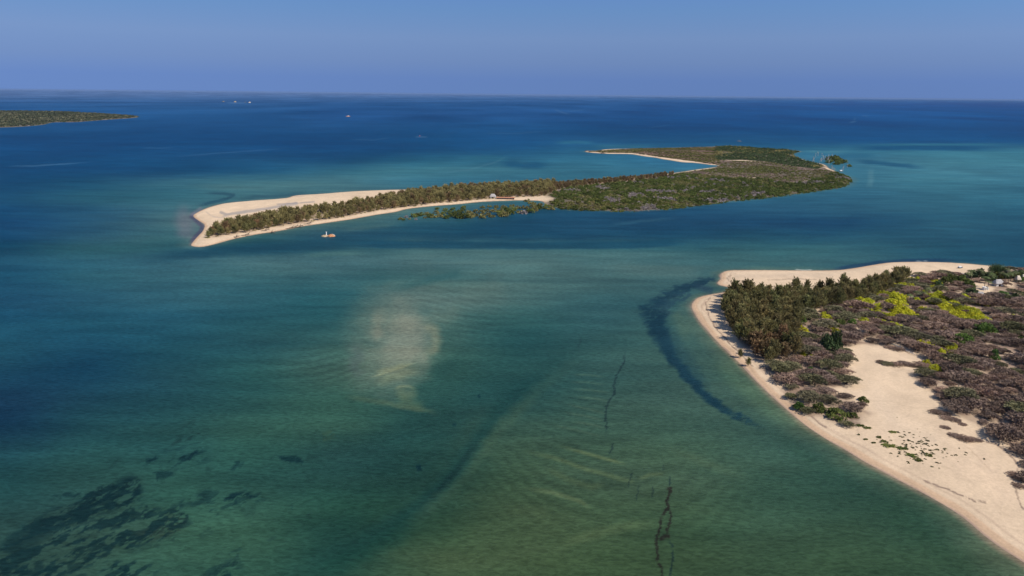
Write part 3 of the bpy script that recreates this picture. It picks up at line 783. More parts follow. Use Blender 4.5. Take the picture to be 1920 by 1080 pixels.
MANG_PX = [(1030,386),(1038,388.5),(1061,392.5),(1107,394.5),(1154,396),(1193,395.8),(1247,392.3),(1294,387),(1330,383),(1364,378),(1416,373),(1467,367),(1519,360),(1570,352.5),(1585,349.5),(1597,338),(1590,331),(1578,327),(1564,321),
           (1540,333),(1500,342),(1470,344),(1440,336),(1400,334),(1345,331),(1300,326),(1262,329),(1200,339),(1120,346),(1070,351),(1044,358),(1032,367),(1046,373),(1030,379)]
NORTH_PX = [(1345,300),(1340,285),(1345,275),(1364,274),(1400,275.5),(1433,278),(1476,280.5),(1498,284),(1486,289),(1500,299),(1530,306),(1546,312),(1530,317),(1490,312),(1440,303),(1390,300)]
ARM_PX = [(1102,284.2),(1124,282.6),(1185,279),(1263,277.5),(1345,275.5),(1350,300),(1352,309),(1334,307),(1290,301),(1262,297.5),(1240,294.5),(1205,289.5),(1184,286.8),(1140,286.5)]
MID_PX = [(1353,309),(1350,301),(1440,304),(1490,313),(1530,318),(1545,316),(1560,322),(1540,331),(1500,340),(1470,342),(1440,334),(1400,332),(1330,332),(1290,328),(1262,328),(1268,325.5),(1300,321),(1318,319),(1340,315)]
ARMF_PX = [(1100,284),(1124,283),(1185,279),(1263,277.5),(1345,275),(1345,282),(1263,284),(1185,284)]
ARMF_W = poly_z(ARMF_PX, 0); SPIT_W = poly_z(SPIT_PX, 1); MANG_W = poly_z(MANG_PX, 1); NORTH_W = poly_z(NORTH_PX, 1); ARM_W = poly_z(ARM_PX, 1); MID_W = poly_z(MID_PX, 1)

def land(name, az0, az1, naz, r0, r1, nr, shore, zf, z0, lits, bares, near, rim, rooty=()):
    a = np.radians(np.linspace(az0, az1, naz)); r = np.exp(np.linspace(math.log(r0), math.log(r1), nr)) if near < 2 else np.linspace(r0, r1, nr)
    A, R = np.meshgrid(a, r); X = R * np.sin(A); Y = R * np.cos(A)
    d = sdf(X, Y, shore); Z = zf(X, Y, d)
    keep = d > -14 if near else d > -60
    q = grid_faces(*X.shape)[:, ::-1]
    kf = keep.ravel()[q].any(1); q = q[kf]
    used = np.unique(q); remap = np.full(X.size, -1); remap[used] = np.arange(len(used)); q = remap[q]
    x = X.ravel()[used]; y = Y.ravel()[used]; z = Z.ravel()[used]; dd = d.ravel()[used]
    c = paint_land(x, y, dd, z0, lits, bares, near, rim, rooty)
    me = mesh_np(name, np.stack([x, y, z], 1), q, 4, c, True, SANDM)
    o = link(name, me); tag(o, kind='structure'); return o
land('headland_ground', 8, 60, 520, 105, 900, 620, HEAD_W, zhead, 1.2, [(SCRUB_W, 3.0, .95), (CASU_W, 3.0, .9)], [(b_, 1.2) for b_ in BARE_W] , 1, 3.6)
land('island_ground', -28, 28, 760, 500, 1750, 420, ISLE_W, zisle, 1.0, [(SPIT_W, 5, .75), (MANG_W, 3, 1.), (NORTH_W, 5, 1.7), (ARM_W, 4, 1.6), (MID_W, 5, 1.6)], [], 1, 2.6, [(MANG_W, 14), (NORTH_W, 12), (ARMF_W, 10), (MID_W, 9)])
land('far_island_ground', -42, -26, 260, 2000, 6500, 220, FARI_W, zfar, 2.0, [(FARI_W, 10, .9)], [], 0, 5, [(FARI_W, 40)])
# ================================================================== plants
R = random.Random(11)
NR = np.random.default_rng(5)
M_CASU = leaf_mat('casuarina_needles', (.165, .165, .062), (.235, .185, .078), .3, transl=.25)
M_RUST = leaf_mat('dry_casuarina_needles', (.27, .155, .08), (.24, .17, .085), .2, transl=.25)
M_BARK = flat_mat('bark', (.16, .12, .09), .9, .1, 1.5)
M_PALE = flat_mat('bleached_wood', (.40, .37, .34), .85, .2, 3.0)
M_TWIG = leaf_mat('leafless_thorn_twigs', (.27, .180, .132), (.215, .158, .125), .28)
M_TWIGG = leaf_mat('thorn_tree_foliage', (.155, .15, .07), (.17, .15, .09), .25)
M_YEL = leaf_mat('yellow_green_leaves', (.54, .50, .035), (.43, .44, .04), .25, transl=.3)
M_GRN = leaf_mat('bright_green_leaves', (.14, .21, .04), (.10, .17, .045), .25, transl=.25)
M_DKG = leaf_mat('dark_green_leaves', (.06, .095, .035), (.08, .11, .045), .25, transl=.15)
M_MANG = leaf_mat('mangrove_leaves', (.105, .132, .034), (.155, .165, .043), .32, transl=.25)
M_MANO = leaf_mat('olive_mangrove_leaves', (.22, .19, .07), (.19, .18, .065), .3, transl=.2)
M_GREY = leaf_mat('grey_bare_mangrove_twigs', (.22, .19, .18), (.27, .23, .22), .2)
M_FARW = leaf_mat('far_woodland', (.075, .088, .05), (.09, .10, .055), .2)
M_FARO = leaf_mat('far_olive_woodland', (.13, .125, .075), (.15, .135, .085), .2)
M_PALM = leaf_mat('palm_fronds', (.085, .115, .035), (.12, .13, .05), .25, .3, .6, .2)

def cloud(P, Nrm, size, stretch=1.0, flat=0.0):
    """one triangle per point. P (n,3); Nrm (n,3) long axis; returns V (3n,3)"""
    n = len(P)
    ax = Nrm + NR.normal(0, .35, (n, 3)); ax /= np.linalg.norm(ax, axis=1)[:, None] + 1e-9
    o = NR.normal(0, 1, (n, 3)); o[:, 2] *= (1 - flat)
    sd = np.cross(ax, o); sd /= np.linalg.norm(sd, axis=1)[:, None] + 1e-9
    s_ = (size * NR.uniform(.6, 1.4, n))[:, None]
    V = np.empty((n, 3, 3))
    V[:, 0] = P - sd * s_ * .5; V[:, 1] = P + sd * s_ * .5; V[:, 2] = P + ax * s_ * stretch
    return V.reshape(-1, 3)

def tube(pts, rad, sides=5):
    P = np.array(pts, float); V = []; F = []
    for i, p in enumerate(P):
        t = P[min(i + 1, len(P) - 1)] - P[max(i - 1, 0)]; t /= np.linalg.norm(t) + 1e-9
        a = np.cross(t, (.3, .9, .1)); a /= np.linalg.norm(a) + 1e-9; b = np.cross(t, a)
        for k in range(sides):
            th = 2 * math.pi * k / sides; V.append(p + rad[i] * (a * math.cos(th) + b * math.sin(th)))
    for i in range(len(P) - 1):
        for k in range(sides):
            F.append((i * sides + k, i * sides + (k + 1) % sides, (i + 1) * sides + (k + 1) % sides, (i + 1) * sides + k))
    return np.array(V), np.array(F)
def tubes(lst, name, mat):
    Vs = []; Fs = []; o = 0
    for pts, rad in lst:
        v, f = tube(pts, rad); Vs.append(v); Fs.append(f + o); o += len(v)
    return mesh_np(name, np.concatenate(Vs), np.concatenate(Fs), 4, None, True, mat)

def tri_mesh(name, V, tint, mat):
    return mesh_np(name, V, np.arange(len(V)), 3, np.repeat(tint, 3, axis=0), False, mat)
def grey3(v): return np.repeat(np.asarray(v)[:, None], 3, 1)

def casuarina(seed, mat, H=9.5, rad=3.5, dens=1.0):
    global NR; NR = np.random.default_rng(seed); r = random.Random(seed)
    P = []; A = []; T = []; trunk = [((0, 0, -.6), (r.uniform(-.2, .2), 0, H * .4), (r.uniform(-.4, .4), r.uniform(-.4, .4), H * .86))]
    limbs = [(trunk[0], (.26, .18, .05))]
    npl = int(52 * dens)
    for i in range(npl):
        f = (i + .5) / npl; z0 = H * (.05 + .72 * f ** .85); a = i * 2.4 + r.uniform(-.5, .5)
        reach = rad * (1.08 - .76 * f) * r.uniform(.5, 1.35); up = reach * r.uniform(.45, 1.1) + .7 + 1.7 * f * r.uniform(.3, 1.4)
        tip = np.array([math.cos(a) * reach, math.sin(a) * reach, up]); base = np.array([0, 0, z0])
        n = int(46 * r.uniform(.7, 1.2)); t = NR.uniform(.15, 1.0, n) ** .8
        pts = base + tip * t[:, None] + NR.normal(0, 1, (n, 3)) * (.5 * (1.15 - .8 * t))[:, None]
        pts[:, 2] = np.maximum(pts[:, 2], .2)
        P.append(pts); d = tip / np.linalg.norm(tip); A.append(np.tile(d * .6 + np.array([0, 0, .65]), (n, 1)))
        T.append(np.full(n, r.uniform(.62, 1.4)) * NR.uniform(.6, 1.4, n))
        if i % 3 == 0: limbs.append(((tuple(base), tuple(base + tip * .5), tuple(base + tip * .95)), (.09, .06, .02)))
    P = np.concatenate(P); A = np.concatenate(A); T = np.concatenate(T)
    return tri_mesh('casuarina_crown', cloud(P, A, .32, 2.0), grey3(T), mat), tubes(limbs, 'casuarina_trunk', M_BARK)

def umbrella_tree(seed, mat, rad=5.0, H=3.6, pads=9, n_per=330):
    """flat-topped thorn tree: tiers of fine twigs on slanting limbs"""
    global NR; NR = np.random.default_rng(seed); r = random.Random(seed)
    P = []; A = []; T = []; limbs = []
    for i in range(pads):
        a = i * 2.4; q = rad * .66 * math.sqrt((i + .3) / pads); pr = rad * r.uniform(.32, .5)
        cx, cy, cz = q * math.cos(a), q * math.sin(a), H * (1.0 - .42 * (q / rad) ** 2) + r.uniform(-.35, .2)
        n = int(n_per * (pr / rad / .4) ** 2); th = NR.uniform(0, 2 * math.pi, n); s_ = pr * np.sqrt(NR.uniform(0, 1, n)) * (1 + .22 * np.sin(th * 5 + i))
        x = cx + s_ * np.cos(th) * 1.15; y = cy + s_ * np.sin(th); z = cz - .55 * (s_ / pr) ** 2 + NR.normal(0, .17, n)
        P.append(np.stack([x, y, z], 1)); A.append(np.stack([np.cos(th), np.sin(th), np.full(n, .25)], 1)); T.append(np.full(n, r.uniform(.74, 1.26)) * NR.uniform(.7, 1.3, n))
        limbs.append((((0, 0, -.4), (cx * .35, cy * .35, H * .45), (cx, cy, cz - .3)), (.16, .10, .03)))
    P = np.concatenate(P); A = np.concatenate(A); T = np.concatenate(T)
    return tri_mesh('thorn_tree_crown', cloud(P, A, .25, 2.3, .75), grey3(T), mat), tubes(limbs, 'thorn_tree_limbs', M_BARK)

def bush(seed, mat, rad=2.5, H=2.2, clumps=26, n_per=46, size=.34, name='bush'):
    global NR; NR = np.random.default_rng(seed); r = random.Random(seed)
    P = []; A = []; T = []
    for i in range(clumps):
        a = r.uniform(0, 6.283); e = math.asin(r.uniform(.02, 1)); rr = r.uniform(.62, .95)
        c = np.array([math.cos(a) * math.cos(e) * rad * rr, math.sin(a) * math.cos(e) * rad * rr, math.sin(e) * H * rr * .85])
        cr = rad * r.uniform(.2, .36)
        v = NR.normal(0, 1, (n_per, 3)); v /= np.linalg.norm(v, axis=1)[:, None]; v[:, 2] = np.abs(v[:, 2]) * .9 - .12
        P.append(c + v * cr * NR.uniform(.75, 1.05, n_per)[:, None]); A.append(v); T.append(np.full(n_per, r.uniform(.76, 1.24)) * NR.uniform(.8, 1.2, n_per))
    P = np.concatenate(P); P[:, 2] = np.maximum(P[:, 2], .05); A = np.concatenate(A); T = np.concatenate(T)
    # leaves lie roughly across the outward direction
    perp = np.cross(A, NR.normal(0, 1, A.shape)) + A * .5
    return tri_mesh(name, cloud(P, perp, size, 1.2), grey3(T), mat)

def palm(seed):
    global NR; NR = np.random.default_rng(seed); r = random.Random(seed)
    H = 6.5; lean = r.uniform(.3, 1.2)
    tr = tubes([(((0, 0, -.3), (lean * .2, 0, H * .4), (lean * .7, 0, H * .8), (lean, 0, H)), (.22, .16, .13, .12))], 'palm_trunk', M_BARK)
    Vs = []; Ts = []
    for i in range(15):
        a = i * 2.4; L = r.uniform(2.5, 3.3); e = r.uniform(.1, .95); pts = []
        for k in range(9):
            t = k / 8; pts.append((lean + math.cos(a) * L * t * math.cos(e * .6), math.sin(a) * L * t * math.cos(e * .6), H + L * (math.sin(e) * t * .8 - .75 * t * t)))
        pts = np.array(pts); ta = r.uniform(.7, 1.3)
        sd = np.array([-math.sin(a), math.cos(a), 0])
        for k in range(8):
            for s_ in (-1, 1):
                for m_ in range(2):
                    p = pts[k] + (pts[k + 1] - pts[k]) * (m_ * .5); w = .95 * math.sin(math.pi * min(.97, (k + 1 + m_ * .5) / 9.5)) + .1
                    q = pts[k] + (pts[k + 1] - pts[k]) * (m_ * .5 + .45)
                    Vs += [p, q, p + sd * s_ * w + (pts[k + 1] - pts[k]) * .5 + np.array([0, 0, -.35 * w])]; Ts.append(ta * r.uniform(.85, 1.15))
    return tri_mesh('palm_crown', np.array(Vs), grey3(np.array(Ts)), M_PALM), tr

def bare_tree(seed, H=7.0, rr_=.14, mat=None, name='dead_tree'):
    r = random.Random(seed); L = [(((0, 0, -1), (r.uniform(-.3, .3), r.uniform(-.3, .3), H * .5), (r.uniform(-.7, .7), r.uniform(-.7, .7), H)), (rr_ * 1.5, rr_, rr_ * .4))]
    for i in range(9):
        z = H * r.uniform(.3, .85); a = r.uniform(0, 6.28); l = r.uniform(.9, 2.4)
        L.append((((0, 0, z), (math.cos(a) * l * .5, math.sin(a) * l * .5, z + l * .5), (math.cos(a) * l, math.sin(a) * l, z + l * r.uniform(.6, 1.2))), (rr_ * .8, rr_ * .5, rr_ * .25)))
    return tubes(L, name, mat or M_PALE)

def scatter(poly, spacing, seed, tries=40, jit=None, mask=None):
    """blue-noise points inside a world polygon"""
    rng = np.random.default_rng(seed); x0, y0 = poly.min(0); x1, y1 = poly.max(0)
    n = int((x1 - x0) * (y1 - y0) / spacing ** 2 * 5) + 50
    C = np.stack([rng.uniform(x0, x1, n), rng.uniform(y0, y1, n)], 1)
    C = C[inside(C[:, 0], C[:, 1], poly)]
    if mask is not None: C = C[mask(C[:, 0], C[:, 1])]
    out = []; cell = {}; g = spacing
    for x, y in C:
        i, j = int(x // g), int(y // g); ok = True
        for a in (-1, 0, 1):
            for b_ in (-1, 0, 1):
                for (u, v) in cell.get((i + a, j + b_), ()):
                    if (u - x) ** 2 + (v - y) ** 2 < g * g: ok = False
        if ok: cell.setdefault((i, j), []).append((x, y)); out.append((x, y))
    return np.array(out)

def seen(P, z=2.0, m=40):
    px, py = to_px(P[:, 0], P[:, 1], z); return (px > -m) & (px < 1920 + m) & (py < 1080 + 60)

class Kind:
    """builds the first of a kind with its parts, then copies it and its parts"""
    def __init__(s, name, cat, parts): s.name = name; s.cat = cat; s.parts = parts      # parts: list of variants, each [(partname, mesh), ...] or a mesh
    def put(s, x, y, z, rz, sc, label, group, v=None, parts=True):
        var = s.parts[R.randrange(len(s.parts)) if v is None else v % len(s.parts)]
        if not isinstance(var, list):
            o = link(s.name, var, None, (x, y, z), rz, sc)
        else:
            o = link(s.name, None, None, (x, y, z), rz, sc)
            for pn, pm in var: link(pn, pm, o)
        if isinstance(var, list) and s.name in ('casuarina_tree', 'palm_tree'): o.rotation_euler = (R.uniform(-.11, .11), R.uniform(-.11, .11), rz)
        tag(o, label, s.cat, group); return o

def merge_copies(name, items, label, cat, group=None, mat=None):
    """items: (mesh,x,y,z,rz,scale(3)) -> one object of everything, for growth nobody could count"""
    Vs = []; Ts = []; cache = {}
    for me, x, y, z, rz, s_ in items:
        if me.name not in cache:
            v = np.empty(len(me.vertices) * 3, np.float32); me.vertices.foreach_get('co', v)
            t = np.empty(len(me.vertices) * 4, np.float32); me.color_attributes['tint'].data.foreach_get('color', t)
            cache[me.name] = (v.reshape(-1, 3), t.reshape(-1, 4)[:, :3])
        v, t = cache[me.name]; c_, sn = math.cos(rz), math.sin(rz)
        w = v * np.array(s_); w = np.stack([w[:, 0] * c_ - w[:, 1] * sn + x, w[:, 0] * sn + w[:, 1] * c_ + y, w[:, 2] + z], 1)
        Vs.append(w); Ts.append(t * R.uniform(.7, 1.3))
    V = np.concatenate(Vs); T = np.concatenate(Ts)
    me = mesh_np(name, V, np.arange(len(V)), 3, T, False, mat)
    o = link(name, me); tag(o, label, cat, group, 'stuff'); return o

def rz(): return R.uniform(0, 6.283)

# ------------------------------------------------------------------ where a plant stands, in words
HEAD_LM = [(1640,535,'the thin tree strip'),(1450,552,'the back edge of the grove'),(1470,640,'the inner edge of the grove'),(1390,622,'the beach edge of the grove'),(1445,608,'the centre of the grove'),(1665,526,'the upper beach'),(1585,566,'the brown pocket below the trees'),
  (1372,552,'the beach inlet'),(1360,600,'the bend of the beach'),(1420,575,'the widest part of the grove'),(1400,640,'the lone beach trees'),(1440,672,'the rusty grove end'),(1490,610,'the inner bend of the grove'),(1540,560,'the middle of the grove'),
  (1600,545,'the narrowing of the grove'),(1690,520,'the last upper beach tree'),(1615,615,'the crossed pale logs'),(1575,650,'the dark clearing clump'),(1670,645,'the long pale log'),(1705,672,'the sandy clearing tip'),(1540,700,'the scrub bay above the beach'),(1497,760,'the bright green beach bush'),
  (1590,745,'the round bush on the sand'),(1600,790,'the end of the beach scrub'),(1645,585,'the left yellow bushes'),(1725,560,'the palms in the yellow thicket'),(1760,545,'the dark green hedge'),(1800,595,'the largest yellow mass'),(1836,556,'the low grey roof'),(1870,534,'the grey hut'),(1868,592,'the half-built house'),
  (1805,636,'the round bright green bush'),(1843,618,'the big green bush'),(1752,618,'the dark bush amid yellow'),(1785,660,'the twin yellow tufts'),(1752,692,'the yellow tuft by the clearing'),(1865,668,'the lone green bush at right'),(1800,745,'the right rim of the clearing'),(1780,785,'the dry patch on the sand'),
  (1850,790,'the lower rim of the scrub'),(1900,840,'the curved drift line'),(1900,895,'the dry clump at the right edge'),(1905,640,'the right edge below the ruins'),(1910,740,'the right picture edge')]
ISLE_LM = [(395,442,'the island tip'),(455,420,'the end of the damp hollow'),(520,405,'the damp hollow'),(540,420,'the driftwood'),(600,400,'the outer beach bend'),(615,415,'the orange rock'),(680,395,'the wide outer beach'),(735,372,'the end of the outer beach'),(790,380,'the first mangroves'),(850,370,'the bare sandy gaps'),
  (900,360,'the middle of the wood'),(924,371,'the beach hut'),(970,365,'the rusty shelter'),(1010,360,'the right end of the beach'),(1080,347,'the rusty tree line'),(1180,336,'the lagoon shore')]
MANG_LM = [(1038,385,'the end of the beach'),(1085,390,'the first waterfront bulge'),(1135,392,'the grey stems'),(1193,393,'the lowest point of the shore'),(1260,388,'the middle waterfront'),(1330,380,'the rising shoreline'),(1400,372,'the pale bare trees'),(1467,365,'the right waterfront'),(1530,356,'the narrowing right end'),(1585,342,'the right tip')]
def where_is(a, b, LM, ky=1.8):
    best = min(LM, key=lambda q: (q[0] - a) ** 2 + ((q[1] - b) * ky) ** 2); dx, dy = a - best[0], (b - best[1]) * ky
    if math.hypot(dx, dy) < 11: return 'right beside ' + best[2]
    if abs(dx) > abs(dy): return ('right of ' if dx > 0 else 'left of ') + best[2]
    return ('in front of ' if dy > 0 else 'behind ') + best[2]
def sized(s_, a='small ', b='', c='large '): return a if s_ < .8 else (c if s_ > .98 else b)

# ------------------------------------------------------------------ casuarinas
casu = [list(zip(('crown', 'trunk'), casuarina(s_, M_CASU))) for s_ in (1, 2, 3, 4)]
rust = [list(zip(('crown', 'trunk'), casuarina(s_, M_RUST, 9, 3.4))) for s_ in (6, 7)]
K_CASU = Kind('casuarina_tree', 'tree', casu); K_RUST = Kind('casuarina_tree', 'tree', rust)
P = scatter(CASU_W, 3.75, 21)
px, py = to_px(P[:, 0], P[:, 1], 1.2); Z = zhead(P[:, 0], P[:, 1])
dsh = sdf(P[:, 0], P[:, 1], HEAD_W)
print('headland casuarinas', len(P))
for i, (x, y) in enumerate(P):
    s_ = R.choice((R.uniform(.55, .8), R.uniform(.7, .95), R.uniform(.8, 1.05))); k = K_CASU
    if px[i] > 1590: lab, g = 'slim grey-green casuarina in the narrow strip of trees behind the upper beach', 'casuarinas behind the upper beach'; s_ *= .85
    elif 1405 < px[i] < 1478 and py[i] > 645:
        lab, g = 'rust brown dried casuarina at the lower end of the dark grove', 'rusty casuarinas at the lower end of the grove'
        if R.random() < .6: k = K_RUST
        else: lab, g = 'olive casuarina among rusty ones at the lower end of the dark grove', 'olive casuarinas at the lower end of the grove'
    elif px[i] < 1400 and dsh[i] < 34: lab, g = 'olive casuarina on the outer edge of the grove casting its shadow on the pale beach', 'casuarinas on the beach edge of the grove'
    elif py[i] < 562: lab, g = 'pointed casuarina in the back row of the grove, sand spit behind it', 'casuarinas in the back rows of the grove'
    elif px[i] > 1480: lab, g = 'olive casuarina where the grove meets the brown thorn scrub', 'casuarinas beside the thorn scrub'
    else: lab, g = 'olive green casuarina in the thick middle of the grove on the near headland', 'casuarinas in the middle of the grove'
    w_ = where_is(px[i], py[i], HEAD_LM); c_ = 'rust brown' if k is K_RUST else 'olive green'; z_ = sized(s_, 'short ', '', 'tall ')
    k.put(x, y, Z[i] - .1, rz(), (s_ * R.uniform(.9, 1.2), s_ * R.uniform(.9, 1.2), s_ * R.uniform(.85, 1.1)), z_ + c_ + ' grove casuarina ' + w_, z_ + c_ + ' casuarinas ' + w_)
# two slim trees standing free on the beach
for (a, b_) in [(1403, 683), (1388, 668)]:
    x, y = ground(a, b_, 1.2); K_CASU.put(float(x), float(y), float(zhead(x, y)), rz(), .42, 'thin casuarina standing alone on the beach below the rusty grove' if a == 1403 else 'small lone casuarina at the edge of the beach, left of the rusty grove', None)
n_head = len(P) + 2
# island spit
P = scatter(SPIT_W, 4.8, 31)
d_ = sdf(P[:, 0], P[:, 1], SPIT_W); px, py = to_px(P[:, 0], P[:, 1], 1)
front = (d_ < 9)
gap = fbm(P[:, 0] / 22, P[:, 1] / 22, 111, 2)
keep = (gap < .80) | (px > 760) & (d_ > 6)
P = P[keep]; px = px[keep]; py = py[keep]; d_ = d_[keep]
Z = zisle(P[:, 0], P[:, 1]); order = np.argsort(np.hypot(P[:, 0], P[:, 1])); nmax = 300 - n_head
print('island casuarinas', len(P), 'individual', nmax)
rest = []
for k_, i in enumerate(order):
    x, y = P[i]; s_ = R.uniform(.62, 1.05); edge = d_[i] < 7
    if edge: s_ *= .8
    strip = px[i] > 1040
    if strip: s_ *= .72
    if k_ < nmax:
        if px[i] < 470: lab, g = 'casuarina at the sandy tip of the island spit', 'casuarinas at the tip of the island'
        elif px[i] < 640: lab, g = 'casuarina on the narrow part of the island spit behind the small orange rock', 'casuarinas on the narrow spit'
        elif px[i] < 760: lab, g = 'casuarina where the pale outer beach of the island meets the wood', 'casuarinas where the outer beach ends'
        else: lab, g = 'casuarina in the long island wood above the beach with the hut', 'casuarinas in the island wood'
        k2 = K_RUST if strip and R.random() < .6 or R.random() < .08 else K_CASU
        w_ = where_is(px[i], py[i], ISLE_LM); c_ = 'rusty' if k2 is K_RUST else 'olive'; z_ = sized(s_, 'low ', '', 'tall ')
        k2.put(x, y, Z[i] - .1, rz(), (s_ * 1.25, s_ * 1.25, s_), z_ + c_ + ' island casuarina ' + w_, z_ + c_ + ' island casuarinas ' + w_)
    else:
        rest.append(((K_RUST if strip and R.random() < .75 or R.random() < .18 else K_CASU).parts[R.randrange(2)][0][1], x, y, Z[i] - .1, rz(), (s_ * 1.25, s_ * 1.25, s_)))
a_ = [r_ for r_ in rest if r_[0].materials[0] == M_CASU]; b_ = [r_ for r_ in rest if r_[0].materials[0] == M_RUST]
if a_: merge_copies('casuarina_wood', a_, 'mass of olive casuarinas filling the middle of the long island', 'wood', None, M_CASU)
if b_: merge_copies('dry_casuarina_wood', b_, 'thin line of reddish brown casuarinas along the back shore of the island', 'wood', None, M_RUST)

# ------------------------------------------------------------------ mangroves
mang = [bush(s_, M_MANG, 3.4, 3.9, 20, 22, .62, 'mangrove_tree') for s_ in (41, 42, 43)]
mano = [bush(s_, M_MANO, 3.0, 3.4, 18, 22, .6, 'mangrove_tree') for s_ in (44, 45)]
mgry = [bush(s_, M_GREY, 2.8, 3.2, 16, 18, .5, 'mangrove_tree') for s_ in (46,)]
P = scatter(MANG_W, 5.0, 51, mask=lambda x, y: fbm(x / 20, y / 20, 121, 2) < .80)
Z = zisle(P[:, 0], P[:, 1]); rr = np.hypot(P[:, 0], P[:, 1]); order = np.argsort(rr); px, py = to_px(P[:, 0], P[:, 1], 1)
print('mangroves', len(P))
gn = fbm(P[:, 0] / 30, P[:, 1] / 24, 123, 3)
rest = {0: [], 1: [], 2: []}
# mangroves standing in the water before the spit (photo points, width in px)
WM = [(752,411,8),(762,408,9),(775,407,12),(783,404,10),(790,405,12),(800,403,11),(806,407,13),(813,408,12),(818,400,12),(825,407,14),(832,403,12),(838,410,12),(843,401,12),(850,406,16),(858,401,13),
      (862,409,18),(872,409,18),(882,408,18),(868,398,13),(880,401,14),(890,405,14),(892,398,12),(903,400,14),(905,409,16),(915,404,13),(912,396,12),(922,407,12),(926,397,14),(936,403,15),(940,397,14),
      (946,406,20),(955,402,16),(950,396,14),(962,395,13),(975,399,13),(972,391,12),(982,401,16),(994,399,16),(1002,395,16),(1010,392,14),(985,391,14),(1000,387,15),(996,382,12),(988,378,12),(1012,387,13),(1024,391,14),(1034,393,13),(945,390,12),(930,390,11),(870,391,10),(850,394,10),(835,395,9),(960,387,10),
      (757,413,6),(748,412,5),(768,411,6),(780,412,7),(797,409,7),(820,393,8),(905,390,10),(918,388,9)]
WATER_LM = [(752,411,'the far left stragglers'),(785,405,'the left stragglers'),(815,404,'the start of the clump'),(848,402,'the left part of the clump'),(875,407,'the long front hummock'),(905,402,'the middle of the clump'),(926,398,'the grey twig hummock'),(948,403,'the big rounded hummock'),(975,393,'the tallest water mangrove'),(1000,397,'the right hummock'),(1028,391,'the island wood')]
for j, (a, b__, w) in enumerate(WM):
    x, y = g2(a, b__); ppm = F_PX / math.hypot(x, y, CAM_H); s_ = w / ppm / 6.2
    v = R.random(); m_ = (mang + mano + mano + mgry)[R.randrange(8)]
    K = Kind('mangrove_tree', 'mangrove', [m_])
    right = a > 975
    cn = {M_MANG: 'green', M_MANO: 'olive', M_GREY: 'grey leafless'}[m_.materials[0]]; z_ = 'small ' if w < 11 else ('wide ' if w > 15 else ''); q_ = where_is(a, b__, WATER_LM, 2.0)
    K.put(x, y, -.15, rz(), (s_ * 1.1, s_, s_ * .95 + .1), z_ + cn + ' mangrove in shallow water ' + q_, z_ + cn + ' water mangroves ' + q_)
nind = 300 - len(WM) - 12
for k_, i in enumerate(order):
    x, y = P[i]; g = gn[i]; kind = 2 if g > .66 and R.random() < .75 else (1 if (g < .36 or R.random() < .16) else 0)
    v = [mang, mano, mgry][kind]; s_ = R.uniform(.7, 1.15); sh_ = sdf(np.array([x]), np.array([y]), MANG_W)[0]
    sc_ = (s_, s_, s_ * R.uniform(.8, 1.1) * (.7 if sh_ < 4 else 1))
    if k_ < nind:
        nm = ['dark green', 'olive', 'grey leafless'][kind]
        z_ = sized(s_, 'small ', '', 'broad '); w_ = where_is(px[i], py[i], MANG_LM, 2.5)
        K = Kind('mangrove_tree', 'mangrove', v)
        K.put(x, y, Z[i] - .3, rz(), sc_, z_ + nm + ' island mangrove ' + w_, z_ + nm + ' mangroves ' + w_)
    else: rest[kind].append((v[R.randrange(len(v))], x, y, Z[i] - .3, rz(), sc_))
merge_copies('mangrove_wood', rest[0], 'mass of dark green mangroves covering the broad right half of the island', 'wood', None, M_MANG)
merge_copies('olive_mangrove_wood', rest[1], 'olive patches in the mangrove wood of the island', 'wood', None, M_MANO)
merge_copies('leafless_mangrove_wood', rest[2], 'grey leafless patches in the mangrove wood of the island', 'wood', None, M_GREY)
for (name, isl, n_, lab) in [('mangrove_tree', MANGISLE_PX, 10, 'dark mangrove on the round islet off the right end of the island'), ('mangrove_tree', MANGISLET_PX, 2, 'low mangrove on the tiny islet at the far right tip')]:
    W_ = poly_z(isl, 0); Q = scatter(W_, 11 if n_ == 10 else 7, 61)[:n_]
    for (x, y) in Q: Kind(name, 'mangrove', mang).put(x, y, -.2, rz(), (2.2, 2.2, 2.0) if n_ == 10 else (1.3, 1.3, .8), lab, 'mangroves on the round islet' if n_ == 10 else 'mangroves on the tiny islet')

# ------------------------------------------------------------------ low growth on the far half of the island
def stuff(poly, sp, seed, meshes, s0, s1, zf, name, lab, mat, mask=None, zs=.8, cat='scrub'):
    Q = scatter(poly, sp, seed, mask=mask); z = zf(Q[:, 0], Q[:, 1]); it = []
    for i, (x, y) in enumerate(Q):
        s_ = R.uniform(s0, s1); it.append((meshes[R.randrange(len(meshes))], x, y, z[i] - .2, rz(), (s_, s_, s_ * zs)))
    print(name, len(it)); merge_copies(name, it, lab, cat, None, mat)
lowm = [bush(s_, M_MANG, 3.2, 3.0, 12, 12, .8, 'low_bush') for s_ in (48, 49)]
stuff(NORTH_W, 6.5, 71, lowm, .9, 1.5, zisle, 'green_wood', 'dark green low wood on the far side of the island', M_DKG, lambda x, y: fbm(x / 50, y / 50, 131, 3) < .62, cat='wood')
stuff(NORTH_W, 8.5, 72, lowm, .8, 1.3, zisle, 'olive_scrub', 'olive scrub on the far side of the island', M_MANO, lambda x, y: fbm(x / 50, y / 50, 131, 3) > .50)
stuff(ARM_W, 5.2, 73, lowm, .7, 1.2, zisle, 'arm_scrub', 'mixed olive scrub on the thin arm round the lagoon', M_MANO, lambda x, y: fbm(x / 60, y / 30, 133, 3) < .58, .6)
stuff(ARM_W, 6.0, 74, lowm, .6, 1.1, zisle, 'arm_green_scrub', 'green bushes on the thin arm round the lagoon', M_MANG, lambda x, y: fbm(x / 40, y / 30, 134, 3) > .48, .6)
